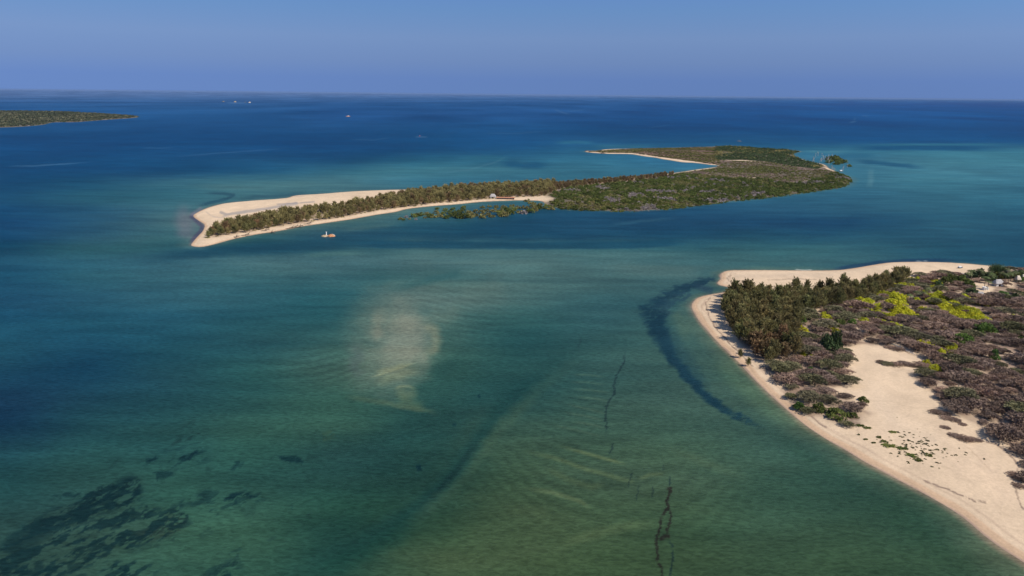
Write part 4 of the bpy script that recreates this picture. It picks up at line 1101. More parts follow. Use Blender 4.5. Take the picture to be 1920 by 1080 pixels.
stuff(ARM_W, 6.0, 75, lowm, .7, 1.2, zisle, 'arm_bare_scrub', 'mauve leafless scrub on the thin arm round the lagoon', M_TWIG, lambda x, y: fbm(x / 60, y / 30, 133, 3) > .52, .5)
stuff(MID_W, 4.8, 76, lowm, .7, 1.15, zisle, 'bare_scrub', 'brown leafless scrub in the middle of the island', M_TWIG, lambda x, y: fbm(x / 60, y / 60, 135, 3) < .47, .5)
stuff(MID_W, 6.0, 77, lowm, .6, 1.1, zisle, 'mid_scrub', 'olive bushes dotted through the brown middle of the island', M_MANO, lambda x, y: fbm(x / 60, y / 60, 135, 3) > .40, .6)
stuff(MID_W, 6.5, 78, lowm, .7, 1.2, zisle, 'mid_green_scrub', 'green bushes dotted through the middle of the island', M_MANG, lambda x, y: fbm(x / 45, y / 45, 136, 3) > .40, .6)
farm = [bush(s_, M_MANG, 9, 5.0, 9, 9, 2.6, 'far_bush') for s_ in (91, 92)]
def seenm(x, y): a, b_ = to_px(x, y, 2); return (a > -60) & (sdf(x, y, FARI_W) > 6)
stuff(FARI_W, 17, 81, farm, .8, 1.3, zfar, 'far_wood', 'dark woodland covering the distant flat island on the left', M_FARW, lambda x, y: seenm(x, y), .7, 'wood')
stuff(FARI_W, 24, 82, farm, .8, 1.3, zfar, 'far_olive_wood', 'olive woodland on the distant flat island on the left', M_FARO, lambda x, y: seenm(x, y) & (fbm(x / 120, y / 260, 141, 3) > .50), .75, 'wood')
stuff(FARI_W, 20, 83, farm, .5, .8, zfar, 'far_shore_scrub', 'pale scrub and rock along the shore of the distant island', M_GREY, lambda x, y: seenm(x, y) & (sdf(x, y, FARI_W) < 34) & (fbm(x / 60, y / 60, 143, 2) > .42), .5)

stuff(SPIT_W, 4.6, 84, lowm, .3, .65, zisle, 'spit_undergrowth', 'low olive bushes under the casuarinas along the island spit', M_MANO, lambda x, y: fbm(x / 18, y / 18, 145, 2) > .38, .8, 'undergrowth')
stuff(SPIT_W, 8.5, 85, lowm, .25, .5, zisle, 'spit_dry_undergrowth', 'reddish dry bushes under the casuarinas along the island spit', M_RUST, lambda x, y: fbm(x / 18, y / 18, 146, 2) > .5, .6, 'undergrowth')
# dead trunks standing in the shallows
dead = [bare_tree(s_, 8, .3) for s_ in (1, 2, 3)]
K_DEAD = Kind('dead_tree', 'dead tree', dead)
rd = random.Random(77)
for i in range(34):
    a = rd.uniform(1522, 1560); b__ = rd.uniform(291, 306) + (a - 1535) * .12
    if i > 24: a = rd.uniform(1556, 1590); b__ = rd.uniform(312, 323)
    x, y = g2(a, b__)
    K_DEAD.put(x, y, -.2, rz(), rd.uniform(.5, 1.2), 'white dead trunk standing in the water between the island end and the round islet' if i <= 24 else 'white dead trunk in the shallows below the tiny islet', 'dead trunks beside the round islet' if i <= 24 else 'dead trunks below the tiny islet')

# ------------------------------------------------------------------ thorn scrub of the headland
umb = [list(zip(('crown', 'limbs'), umbrella_tree(s_, M_TWIG, 5.0, 3.2))) for s_ in (201, 202, 203, 204)]
umg = [list(zip(('crown', 'limbs'), umbrella_tree(s_, M_TWIGG, 5.0, 3.4))) for s_ in (211, 212, 213)]
K_UMB = Kind('thorn_tree', 'thorn tree', umb); K_UMG = Kind('thorn_tree', 'thorn tree', umg)
YB = []
def q6(lst, ox=1600, oy=480, s_=4.91): YB.extend([(ox + a / s_, oy + b__ / s_, c / s_, d / s_) for a, b__, c, d in lst])
q6([(265,345,90,70),(325,355,80,60),(330,262,80,46),(470,285,90,50),(545,305,90,55),(590,218,62,32),(530,215,60,56),(405,365,80,56),(460,385,80,60),(370,425,90,60),(440,430,90,60),(750,252,80,42),
    (715,290,60,36),(810,350,70,70),(870,375,80,60),(720,360,70,70),(740,405,100,70),(790,425,90,50),(850,460,80,56),(920,450,90,50),(850,510,80,56),(900,540,80,56),(960,520,80,60),(1010,490,80,60),(1080,500,90,60),(1130,535,80,56),
    (1000,570,90,60),(1060,595,90,56),(1120,590,90,56),(1180,575,90,60),(1215,610,70,50),(1020,385,70,36),(1075,405,60,30),(1200,432,84,36),(630,490,50,36),(670,492,50,30),(545,548,80,44),(570,560,50,30),
    (470,485,70,50),(510,510,60,50),(390,490,80,46),(430,520,80,46),(290,545,70,44),(350,560,80,40),(240,450,60,50),(220,480,60,40),(110,480,60,50),(160,520,70,36),(130,410,80,60),(60,400,60,60),
    (265,612,66,30),(120,600,70,44),(735,650,44,46),(825,675,60,34),(690,825,70,32),(910,868,70,40),(940,890,60,30),(915,830,46,36),(745,1030,76,40),(1465,565,54,40),(575,400,60,50),(395,650,70,36),(805,885,50,34)])
q6([(1285,545,40,26),(1325,562,70,34),(1235,615,44,28),(1390,680,76,46),(1195,945,76,44),(1540,490,56,36),(1090,680,90,40),(1640,430,60,44)], 1280, 480, 4.909)
GB = []
def qg(lst, ox=1600, oy=480, s_=4.91): GB.extend([(ox + a / s_, oy + b__ / s_, c / s_, d / s_, k) for a, b__, c, d, k in lst])
qg([(1195,680,160,90,0),(1005,768,130,78,0),(1085,345,100,64,1),(900,215,110,66,2),(990,225,110,70,2),(850,240,100,60,2),(1060,265,80,60,2),(1300,925,70,80,0),(1375,352,84,30,0),(1475,385,90,46,1),(1525,785,84,60,2),(780,270,70,50,1),
    (1550,225,60,36,0),(1380,870,50,26,0),(1090,180,90,60,1),(1160,165,80,60,1),(1245,200,90,70,1),(1310,190,90,60,2),(1400,185,90,50,1),(1480,190,100,56,2),(1540,175,80,50,1)])
qg([(1090,590,80,70,0),(1440,625,110,70,2),(1575,615,76,46,0),(1320,800,110,130,1),(1400,790,110,150,1),(1360,850,120,90,1),(1170,1055,50,50,0)], 1280, 480, 4.909)
qg([(635,535,110,80,0),(1292,478,80,52,2),(740,195,56,56,0),(1020,625,190,80,2),(1180,645,80,50,2),(840,560,110,90,2)], 1380, 660, 5.4)
busy = [(g2(a, b__ + d * .2), c) for a, b__, c, d in YB] + [(g2(a, b__ + d * .2), c) for a, b__, c, d, k in GB]
bx_ = np.array([p[0] for p in busy]); br_ = np.array([p[1] for p in busy])
brad = br_ * .5 * np.hypot(bx_[:, 0], bx_[:, 1]) / F_PX
def scrub_mask(x, y):
    ok = np.ones(len(x), bool)
    for b__ in BARE_W: ok &= ~inside(x, y, b__)
    ok &= ~(inside(x, y, VILL_W) & (fbm(x / 14, y / 14, 151, 2) < .50))
    for (p, q) in zip(bx_, brad):
        dx, dy = x - p[0], y - p[1]; L = math.hypot(*p); u = (dx * p[0] + dy * p[1]) / L; w_ = np.abs(dx * p[1] - dy * p[0]) / L
        ok &= ~((w_ < q + 1.0) & (u < q + 1) & (u > -q - 6.5))
    return ok
P = scatter(SCRUB_W, 5.9, 91, mask=scrub_mask); P = P[seen(P)]
extra = []
for (a, b__, w, h) in [(1660 + 0,652,8,3),(1669,653,20,8),(1684,657,22,10),(1652,680,18,8),(1664,684,22,9),(1680,685,24,9),(1695,684,24,10),(1708,686,20,8),(1754,775,22,10),(1768,778,24,10),(1777,786,22,10),(1790,790,20,8),(1804,797,14,6),(1772,803,16,6),
                       (1782,817,10,5),(1792,820,22,8),(1808,825,26,8),(1822,826,22,7),(1836,827,14,5),(1902,893,24,12),(1916,900,26,14),(1912,912,20,12)]:
    x, y = ground(a, b__, 1.2); extra.append((float(x), float(y), w / (F_PX / math.hypot(x, y, CAM_H)) / 10.5, a, b__))
px, py = to_px(P[:, 0], P[:, 1], 1.2); Z = zhead(P[:, 0], P[:, 1]); order = np.argsort(np.hypot(P[:, 0], P[:, 1]))
print('thorn trees', len(P))
nmax = 300 - len(extra); rest = {0: [], 1: []}
sd_ = sdf(P[:, 0], P[:, 1], SCRUB_W)
for k_, i in enumerate(order):
    x, y = P[i]; lower = px[i] < 1640 and py[i] > 660
    green = R.random() < (.5 if lower else (.30 if py[i] < 640 else .10))
    s_ = R.choice((R.uniform(.5, .8), R.uniform(.75, 1.1), R.uniform(.95, 1.35))) * (.75 if sd_[i] < 2.5 else 1)
    sc_ = (s_ * R.uniform(.9, 1.25), s_ * R.uniform(.85, 1.1), s_ * R.uniform(.7, 1.15))
    if k_ < nmax:
        w_ = 'green-topped' if green else 'leafless brown'
        z_ = sized(s_, 'small ', '', 'broad '); g = where_is(px[i], py[i], HEAD_LM)
        lab = z_ + w_ + ' flat thorn tree ' + g; w_ = z_ + w_
        (K_UMG if green else K_UMB).put(x, y, Z[i] - .1, rz(), sc_, lab, w_ + ' thorn trees ' + g)
    else: rest[int(green)].append(((umg if green else umb)[R.randrange(3)][0][1], x, y, Z[i] - .1, rz(), sc_))
merge_copies('thorn_scrub', rest[0], 'grey-brown leafless thorn scrub spreading round the yellow bushes', 'scrub', None, M_TWIG)
if rest[1]: merge_copies('green_thorn_scrub', rest[1], 'grey-green thorn scrub spreading round the yellow bushes', 'scrub', None, M_TWIGG)
for j, (x, y, s_, a, b__) in enumerate(extra):
    if b__ < 660: lab, g = 'leafless thorn bush on the sand at the head of the clearing', 'thorn bushes at the head of the clearing'
    elif b__ < 700: lab, g = 'low thorn bush in the clump reaching into the upper clearing', 'thorn clump in the upper clearing'
    elif b__ < 806: lab, g = 'grey leafless thorn bush in the patch alone on the sand', 'thorn patch alone on the sand'
    elif b__ < 830: lab, g = 'flat brown thorn bush in the lower string of bushes on the sand', 'lower string of thorn bushes'
    else: lab, g = 'leafless thorn bush beside the drift line at the right edge', 'thorn bushes beside the drift line'
    (K_UMG if 1640 < a < 1715 and R.random() < .4 else K_UMB).put(x, y, float(zhead(x, y)) - .3, rz(), (s_, s_ * 1.1, s_ * .62), lab, g)

yel = [bush(s_, M_YEL, 2.5, 2.0, 24, 44, .36, 'flowering_bush') for s_ in (301, 302, 303)]
K_Y = Kind('yellow_bush', 'bush', yel)
for j, (a, b__, w, h) in enumerate(YB):
    x, y = ground(a, b__ + h * .2, 2.0); ppm = F_PX / math.hypot(x, y, CAM_H); s_ = w / ppm / 5.2
    z_ = 'small ' if w < 12 else ('wide ' if w > 17 else ''); lab = z_ + 'yellow green bush ' + where_is(a, b__, HEAD_LM); g = z_ + 'yellow bushes ' + where_is(a, b__, HEAD_LM)
    K_Y.put(float(x), float(y), float(zhead(x, y)), rz(), (s_ * 1.22, s_ * 1.45, max(1.0, s_ * .95) + .45), lab, g)
    if w > 13:   # a second hump beside the first
        x2 = float(x) + R.uniform(-.4, .4) * w / ppm; y2 = float(y) + R.uniform(3, 7)
        K_Y.put(x2, y2, float(zhead(np.array([x2]), np.array([y2]))[0]), rz(), (s_ * .85, s_ * 1.0, max(.9, s_ * .8) + .4), lab, g)
grn = [bush(s_, M_GRN, 2.5, 2.3, 26, 44, .36, 'green_bush') for s_ in (311, 312)]; dkg = [bush(s_, M_DKG, 2.5, 2.6, 26, 44, .36, 'green_bush') for s_ in (313, 314)]; olv = [bush(s_, M_TWIGG, 2.5, 2.2, 26, 44, .34, 'green_bush') for s_ in (315,)]
mix_ = [bush(s_, M_MANG, 2.5, 2.3, 26, 44, .36, 'green_bush') for s_ in (316, 317)]
where = ['near the big yellow mass at the right', 'in the brown scrub below the yellow mass', 'beside the grey thatched roof', 'left part of the dark hedge before the village', 'right part of the dark hedge before the village', 'front of the dark hedge before the village', 'at the right end of the hedge before the village',
         'near the right edge halfway down', 'between the huts and the right edge', 'dark round one near the right edge above the scrub', 'at the right edge of the brown scrub', 'behind the yellow thicket', 'at the right edge below the palms', 'small one low at the right', 'dark one under the leftmost palm', 'dark one under the second palm', 'dark one left below the tall tree', 'under the tall tree', 'dark one right of the tall tree', 'behind the steep beige hut', 'dark one at the right edge behind huts', 'between the grove and the first yellow bushes', 'in the scrub left of the pale logs',
         'beside the top of the pale logs', 'left part of the dark clump at the clearing corner', 'right part of the dark clump at the clearing corner', 'front of the dark clump at the clearing corner', 'under thorn trees left of the clearing', 'bright one above the lower beach', 'alone on the sand beside the clearing scrub', 'under the thorn trees above the lower beach',
         'at the lower end of the beach scrub', 'at the sand end of the beach scrub', 'dull one behind the bright beach bush']
for j, (a, b__, w, h, k) in enumerate(GB):
    x, y = ground(a, b__ + h * .3, 1.2); ppm = F_PX / math.hypot(x, y, CAM_H); s_ = w / ppm / 5.2
    Kind('green_bush', 'bush', [grn, dkg, mix_][k]).put(float(x), float(y), float(zhead(x, y)), rz(), (s_, s_ * 1.2, max(.7, h / ppm / 2.6)), ('green bush ' + where[j]), None)

# creepers and tufts on the sand
tuft = [bush(s_, M_MANG, 1.0, .45, 12, 30, .2, 'beach_creeper') for s_ in (321, 322)]
tuftd = [bush(s_, M_TWIG, 1.0, .45, 12, 30, .2, 'beach_creeper') for s_ in (323,)]
BP = [(1669,836,24,10,'largest green creeper mat on the open sand'),(1693,841,19,7,'green creeper mat right of the largest mat'),(1710,855,20,9,'upper part of the slanting dark green creeper nearest the water'),(1721,862,16,8,'lower end of the slanting dark green creeper nearest the water'),(1739,853.5,16,7,'dark creeper mat farthest right on the sand'),
      (1675,811.5,14,5,'thin creeper mat uppermost on the open sand'),(1647,820,10,4.5,'small creeper on the left of the sand creepers'),(1639,829.5,8,4,'small creeper lowest on the left'),(1624,823,8,5,'small creeper nearest the beach scrub'),(1656,827,11,3.5,'flat creeper just above the largest mat'),(1627,803,15,9,'brown green creeper at the foot of the beach scrub'),(1614,799,15,9,'left creeper at the foot of the beach scrub'),(1610,814,5,3,'tiny creeper left below the beach scrub')]
for a, b__, w, h, lab in BP:
    x, y = ground(a, b__, 1.2); ppm = F_PX / math.hypot(x, y, CAM_H); s_ = w / ppm / 2.3
    Kind('beach_creeper', 'plant', tuft).put(float(x), float(y), float(zhead(x, y)) - .03, rz() * 0 + (-.9 if 'slanting' in lab else 0), (s_, s_ * 1.0, .9), lab, None)
it = []
rd = random.Random(5)
for i in range(120):
    a = rd.gauss(1725, 34); b__ = 838 + (a - 1725) * .25 + rd.gauss(0, 14)
    x, y = ground(a, b__, 1.2); s_ = rd.uniform(.2, .55); it.append((tuft[0] if rd.random() < .5 else tuftd[0], float(x), float(y), float(zhead(x, y)) - .03, rz(), (s_ * 1.3, s_, s_)))
merge_copies('sand_tufts', it, 'sprinkling of tiny dry tufts across the open sand round the creeper mats', 'tufts', None, M_TWIGG)
# ================================================================== village, boats, islet
M_THATCH = flat_mat('grey_palm_thatch', (.36, .335, .32), .95, .05, 1.2, .3)
M_THATCHB = flat_mat('beige_palm_thatch', (.50, .42, .33), .95, .05, 1.2, .3)
M_WALL = flat_mat('coral_lime_wall', (.62, .58, .52), .9, .1, 1.0, .15)
M_WHITE = flat_mat('white_paint', (.78, .78, .76), .6, .3, 1.0, .06)
M_SHADE = flat_mat('opening_shade', (.03, .025, .02), .9, .05)
M_WOOD = flat_mat('weathered_timber', (.42, .34, .27), .85, .15, 2.0)
M_ROCKO = flat_mat('orange_coral_rock', (.42, .2, .10), .95, .1, .8, .45)
M_ROCKB = flat_mat('pale_coral_rock', (.36, .28, .18), .95, .1, .8, .35)
M_ROCKD = flat_mat('dark_shore_rock', (.14, .12, .10), .9, .2, .6, .4)
M_BLUE = flat_mat('blue_boat_paint', (.05, .09, .14), .5, .4)
M_REDB = flat_mat('red_boat_paint', (.35, .07, .06), .5, .4)

def raw(name, V, F, mat, smooth=False):
    me = bpy.data.meshes.new(name); me.from_pydata([tuple(map(float, v)) for v in V], [], [tuple(f) for f in F]); me.update()
    if smooth:
        for p in me.polygons: p.use_smooth = True
    me.materials.append(mat); return me
def box(x0, x1, y0, y1, z0, z1):
    V = [(x, y, z) for z in (z0, z1) for x, y in ((x0, y0), (x1, y0), (x1, y1), (x0, y1))]
    return V, [(3, 2, 1, 0), (4, 5, 6, 7), (0, 1, 5, 4), (1, 2, 6, 5), (2, 3, 7, 6), (3, 0, 4, 7)]
def boxes(name, L, mat):
    V = []; F = []
    for b_ in L:
        v, f = box(*b_); o = len(V); V += v; F += [tuple(i + o for i in q) for q in f]
    return raw(name, V, F, mat)
def thatch(L, W, ze, zr, rag=.25, seed=1):
    """hipped thatch with shaggy eaves and a thick underside"""
    r = random.Random(seed); N = 28; V = []; F = []
    def ring(fx, fy, z, j):
        out = []
        for k in range(N):
            a = 2 * math.pi * k / N; c_, s_ = math.cos(a), math.sin(a); m = max(abs(c_), abs(s_)) ** .75
            out.append((fx * c_ / m + r.uniform(-j, j), fy * s_ / m + r.uniform(-j, j), z + r.uniform(-j, j) * .5))
        return out
    rings = [ring(L * .47, W * .46, ze - .02, .05), ring(L * .5, W * .5, ze - .15, rag), ring(L * .5, W * .5, ze + .12, .06), ring(L * .42, W * .36, ze + (zr - ze) * .4, .07), ring(L * .32, W * .17, ze + (zr - ze) * .78, .05), ring(L * .26, .12, zr, .04)]
    for q in rings: V += q
    for i in range(len(rings) - 1):
        for k in range(N): F.append((i * N + k, i * N + (k + 1) % N, (i + 1) * N + (k + 1) % N, (i + 1) * N + k))
    F.append(tuple(range(5 * N, 6 * N))); F.append(tuple(reversed(range(N))))
    return V, F
def hut(px_, py_, L, W, ze, zr, rot, label, tm=M_THATCH, walls=True, seed=1, z0=1.2):
    x, y = ground(px_, py_, z0); z = float(zhead(x, y)) if z0 == 1.2 else float(zisle(x, y))
    o = link('thatched_hut', None, None, (float(x), float(y), z - .1), rot); tag(o, label, 'hut')
    V, F = thatch(L, W, ze, zr, .22, seed); link('roof', raw('hut_roof', V, F, tm), o)
    a, b_ = L * .38, W * .36
    if walls:
        link('wall', boxes('hut_wall', [(-a, a, b_ - .2, b_, -.3, ze), (-a, -a + .2, -b_ + .2, b_ - .2, -.3, ze), (a - .2, a, -b_ + .2, b_ - .2, -.3, ze), (-a, -.6, -b_, -b_ + .2, -.3, ze), (.6, a, -b_, -b_ + .2, -.3, ze), (-.6, .6, -b_, -b_ + .2, ze - .35, ze)], M_WALL), o)
        link('shade_panel', boxes('doorway_shade', [(-.58, .58, -b_ + .05, -b_ + .12, -.1, ze - .36)], M_SHADE), o)  # near-black panel paints the shade inside the open doorway
    else:
        for sx in (-1, 1):
            for sy in (-1, 1): link('post', boxes('hut_post', [(sx * a - .1, sx * a + .1, sy * b_ - .1, sy * b_ + .1, -.3, ze + .1)], M_WOOD), o)
    return o
hut(1870, 536, 7.0, 5.0, 1.9, 4.4, .15, 'grey thatched hut with a dark doorway among the palms', seed=1)
hut(1836, 556, 6.6, 4.6, 1.2, 3.4, -.35, 'low grey thatched roof beside the dark round bush and sandy yard', seed=2)
hut(1802, 519, 4.2, 3.6, 1.5, 3.0, .3, 'small grey thatched roof half hidden at the left of the palms', seed=3)
hut(1907, 529, 3.6, 3.4, 2.0, 4.6, .1, 'steep beige thatched hut near the right edge behind palms', M_THATCHB, seed=4)
hut(1919, 524, 4.0, 3.2, 1.8, 3.6, .1, 'pale thatched hut cut by the right edge', M_THATCHB, seed=6)
hut(924, 371, 8.0, 6.0, 1.8, 5.0, .0, 'pale thatched hut alone on the island beach below the wood', M_THATCH, seed=5, z0=1.0)
x, y = ground(970, 373, 1.0); z = float(zisle(x, y))
o = link('brick_shelter', None, None, (float(x) - 14, float(y), z), .0); tag(o, 'long low rusty-roofed shelter right of the hut on the island beach', 'shelter')
link('roof', raw('shelter_roof', [(-11, -2.4, 1.9), (11, -2.4, 1.9), (11, 0, 2.8), (-11, 0, 2.8), (11, 2.4, 1.9), (-11, 2.4, 1.9)], [(0, 1, 2, 3), (3, 2, 4, 5)], flat_mat('rusty_sheet', (.36, .17, .10), .8, .2)), o)
link('wall', boxes('shelter_wall', [(-10.5, 10.5, 1.9, 2.1, -.3, 1.9), (-10.5, -10.3, -1.9, 1.9, -.3, 1.9), (10.3, 10.5, -1.9, 1.9, -.3, 1.9)], M_WALL), o)
# whitewashed washhouse in the yard
x, y = ground(1847, 544, 1.2); z = float(zhead(x, y))
o = link('washhouse', None, None, (float(x), float(y), z), .2); tag(o, 'small white shelter with open front in the middle of the sandy yard', 'shelter')
link('wall', boxes('washhouse_wall', [(-1.5, -1.25, -1, 1, -.2, 2.0), (1.25, 1.5, -1, 1, -.2, 1.7), (-1.25, 1.25, .75, 1, -.2, 1.8), (-.15, .1, -1, .75, -.2, 1.8)], M_WHITE), o)
link('roof', raw('washhouse_roof', *[(lambda v, f: (v, f))(*box(-1.7, 0.2, -1.2, 1.2, 2.0, 2.12))][0], M_WHITE), o)
link('tank', tubes([(((.7, 0, 1.3), (.7, 0, 2.3)), (.55, .55))], 'water_tank', M_BLUE), o)
# half-built house
x, y = ground(1868, 590, 1.2); z = float(zhead(x, y))
o = link('unfinished_house', None, None, (float(x), float(y), z), -.12); tag(o, 'half-built house with a flat white slab and bare poles beside the yellow mass', 'house')
link('slab', boxes('house_slab', [(-2.9, 2.9, -1.9, 1.9, 1.15, 1.4)], M_WHITE), o)
link('wall', boxes('house_wall', [(-2.7, 2.7, -1.7, -1.5, -.2, 1.15), (-2.7, 2.7, 1.5, 1.7, -.2, 1.15), (-2.7, -2.5, -1.5, 1.5, -.2, 1.15), (2.5, 2.7, -1.5, 1.5, -.2, 1.15)], M_WALL), o)
for q in ((-3.6, 2.6), (-2.6, 3.1), (-1.6, 2.8), (-.6, 3.1), (1.1, 2.9), (1.9, 3.0)):
    link('pole', tubes([((((q[0]), q[1], -.2), (q[0] + .1, q[1], 3.4)), (.09, .07))], 'house_pole', M_PALE), o)
x, y = ground(1876, 586, 1.2)
o = link('roof_sheet_stack', boxes('sheet_stack', [(-2.2, 2.2, -.8, .8, 0, .5), (-1.6, 1.9, -.6, .7, .5, .75)], M_WHITE), None, (float(x), float(y), float(zhead(x, y))), -.05); tag(o, 'long white pile of building slabs behind the half-built house', 'pile')
# rubble heaps near the yard
for j, (a, b_, w) in enumerate([(1843, 560, 3.2), (1852, 565, 2.2), (1834, 566, 2.6), (1872, 600, 2.6), (1866, 598, 2.2)]):
    x, y = ground(a, b_, 1.2); V = []; F = []; r = random.Random(j)
    L = [(q - .25, q + .25 + r.random() * .5, e - .25, e + .3 + r.random() * .4, 0, .25 + r.random() * .4) for q, e in [(r.uniform(-w / 2, w / 2), r.uniform(-1.2, 1.2)) for _ in range(14)]]
    o = link('rubble_heap', boxes('rubble_heap', L, M_WALL if j < 3 else M_ROCKO), None, (float(x), float(y), float(zhead(x, y))), 0)
    tag(o, ['pale stone rubble just below the low grey roof', 'small heap of pale stones right of the low grey roof', 'pale rubble left below the low grey roof', 'reddish rubble heap right below the half-built house', 'reddish rubble heap left below the half-built house'][j], 'rubble')

# palms and the tall dark tree
pl = [list(zip(('crown', 'trunk'), palm(s_))) for s_ in (401, 402, 403)]
K_P = Kind('palm_tree', 'palm', pl)
PL = [(1815, 524, 'palm at the left end of the village grove'), (1822, 522, 'second palm from the left of the village grove'), (1836, 519, 'palm behind the grove touching the beach'), (1842, 521, 'palm below the beach left of the tall dark tree'), (1851, 540, 'palm behind the white yard shelter'), (1846, 535, 'palm at the left of the sandy yard'),
      (1857, 524, 'palm in front of the tall dark tree'), (1853, 530, 'palm between tall tree and grey hut'), (1884, 528, 'palm just right of the grey hut'), (1890, 526, 'second palm right of the grey hut'), (1895, 524, 'palm left of the steep beige hut'), (1902, 521, 'palm behind the steep beige hut'), (1913, 519, 'palm near the right edge behind the huts'),
      (1887, 519, 'palm at the back of the village near the beach'), (1875, 521, 'palm behind the grey hut'), (1716, 562, 'left palm standing in the yellow thicket'), (1728, 560, 'middle palm standing in the yellow thicket'), (1738, 558, 'right palm standing in the yellow thicket'), (1706, 566, 'short palm lowest in the yellow thicket')]
for a, b_, lab in PL:
    x, y = ground(a, b_ + 3, 1.2); s_ = R.uniform(.75, 1.05); K_P.put(float(x), float(y), float(zhead(x, y)), rz(), s_, lab, None)
t_c, t_l = umbrella_tree(501, M_DKG, 5.2, 6.6, 16, 260)
v = np.empty(len(t_c.vertices) * 3); t_c.vertices.foreach_get('co', v); v = v.reshape(-1, 3); v[:, 2] += np.repeat(NR.normal(-.4, 1.1, len(v) // 3), 3); t_c.vertices.foreach_set('co', v.ravel())
x, y = ground(1866, 519, 1.2)
Kind('tall_tree', 'tree', [[('crown', t_c), ('trunk', t_l)]]).put(float(x), float(y), float(zhead(x, y)), .4, (1.0, 1.0, 1.1), 'tall dark spreading tree at the beach edge behind the village palms', None)

# pale logs lying at the edge of the scrub
def log(a0, b0, a1, b1, rad, label, mat=M_PALE, z0=1.2):
    x0, y0 = ground(a0, b0, z0); x1, y1 = ground(a1, b1, z0); za = float(zhead(x0, y0)) + .5; zb = float(zhead(x1, y1)) + .5
    dx, dy = float(x1 - x0), float(y1 - y0); r = random.Random(int(a0))
    pts = [(t * dx, t * dy + math.sin(t * 7) * .15, t * (zb - za)) for t in (0, .3, .6, 1)]
    L = [(pts, (rad, rad * .9, rad * .75, rad * .4))]
    for k in range(2):
        t = r.uniform(.4, .9); L.append((((t * dx, t * dy, t * (zb - za)), (t * dx + dx * .12, t * dy + r.uniform(-1, 1), .4)), (rad * .5, rad * .2)))
    o = link('fallen_log', tubes(L, 'fallen_log', mat), None, (float(x0), float(y0), za)); tag(o, label, 'log')
log(1607, 609, 1622, 622, .3, 'upper pale log of the pair crossing the scrub above the clearing')
log(1611, 607, 1627, 620, .24, 'right pale log of the pair crossing the scrub above the clearing')
log(1657, 641, 1690, 655, .3, 'long pale log running down to the head of the clearing')
log(1692, 657, 1718, 668, .3, 'pale log lying across the sandy tip of the clearing')
log(1670, 645, 1698, 658, .2, 'thin pale log beside the long one at the clearing head')
log(1745, 585, 1752, 585.5, .35, 'short white log between the yellow masses')
log(1674, 530, 1680, 524, .3, 'leaning pale trunk near the upper beach trees')
log(1679, 524, 1686, 523, .22, 'pale branch lying beyond the leaning trunk')
log(1590, 780, 1597, 782, .3, 'short white driftwood piece at the lower end of the beach scrub')
log(1442, 699, 1449, 706, .18, 'grey driftwood root at the beach edge of the scrub', M_BARK)
log(1452, 712, 1459, 722, .18, 'grey driftwood branch lower on the beach edge of the scrub', M_BARK)

# drift wood dark on the island's front beach
dbr = [bare_tree(s_, 4.5, .16, M_BARK, 'driftwood') for s_ in (31, 32)]
for j, (a, b_) in enumerate([(440, 444), (455, 441), (505, 435), (548, 426), (556, 425), (572, 420), (492, 433), (538, 428)]):
    x, y = ground(a, b_, .8); o = link('driftwood', dbr[j % 2], None, (float(x), float(y), float(zisle(x, y)) + .5), rz(), 1.4); o.rotation_euler = (1.35, 0, R.uniform(-.8, .8) + 1.57)
    tag(o, ['dark driftwood nearest the tip of the island beach', 'dark driftwood second from the tip of the island beach', 'dark driftwood on the island beach left of the rock islet', 'dark driftwood on the island beach above the rock islet', 'dark driftwood right above the rock islet', 'dark driftwood on the island beach right of the rock islet', 'dark driftwood by the low scrub of the narrow spit', 'dark driftwood at the water left above the rock islet'][j], 'driftwood')

def rock(name, rx, ry, h, seed, mat, und=.35):
    N = 26; M_ = 9; V = []; F = []
    for i in range(M_):
        f = i / (M_ - 1)
        for k in range(N):
            a = 2 * math.pi * k / N; n = fbm(np.array([math.cos(a) * 2 + seed * 7 + f]), np.array([math.sin(a) * 2 + f * 2]), seed, 3)[0] - .5
            q = (1 - f) ** .5 * (1 + n * und * 2); zz = -.6 + (h + .6) * f ** .8 * (1 + (fbm(np.array([a * 2.0]), np.array([f * 5.0]), seed + 9, 3)[0] - .5) * .7)
            V.append((rx * q * math.cos(a), ry * q * math.sin(a), zz))
    for i in range(M_ - 1):
        for k in range(N): F.append((i * N + k, i * N + (k + 1) % N, (i + 1) * N + (k + 1) % N, (i + 1) * N + k))
    F.append(tuple(range((M_ - 1) * N, M_ * N)))
    return raw(name, V, F, mat)
# coral rock islet with a white marker post off the spit
x, y = g2(615, 443)
o = link('rock_islet', None, None, (x, y, 0), 0, .82); tag(o, 'small orange and cream rock islet with a white marker post off the island spit', 'rock')
link('rock', rock('pale_rock', 4.4, 3.6, 1.5, 3, M_ROCKB), o, (-3.2, -.5, 0)); r2 = link('rock', rock('orange_rock', 4.6, 3.8, 2.0, 4, M_ROCKO), o, (3.4, 0, 0)); r2['label'] = 'orange rock at the right end of the islet'
link('rock', rock('cap_rock', 2.6, 1.6, .9, 5, flat_mat('guano_white_rock', (.42, .36, .29), .9)), o, (4.4, 1.0, 1.35))
link('reef_skirt', rock('reef_skirt', 9.2, 6.5, .25, 6, M_ROCKD, .25), o, (0, 0, 0))
link('marker_post', tubes([(((-1.6, 0, .6), (-1.6, 0, 2.6), (-1.6, 0, 4.2)), (.55, .45, .4)), (((-1.6, 0, 4.2), (-1.6, 0, 4.7)), (.75, .7))], 'marker_post', M_WHITE), o)

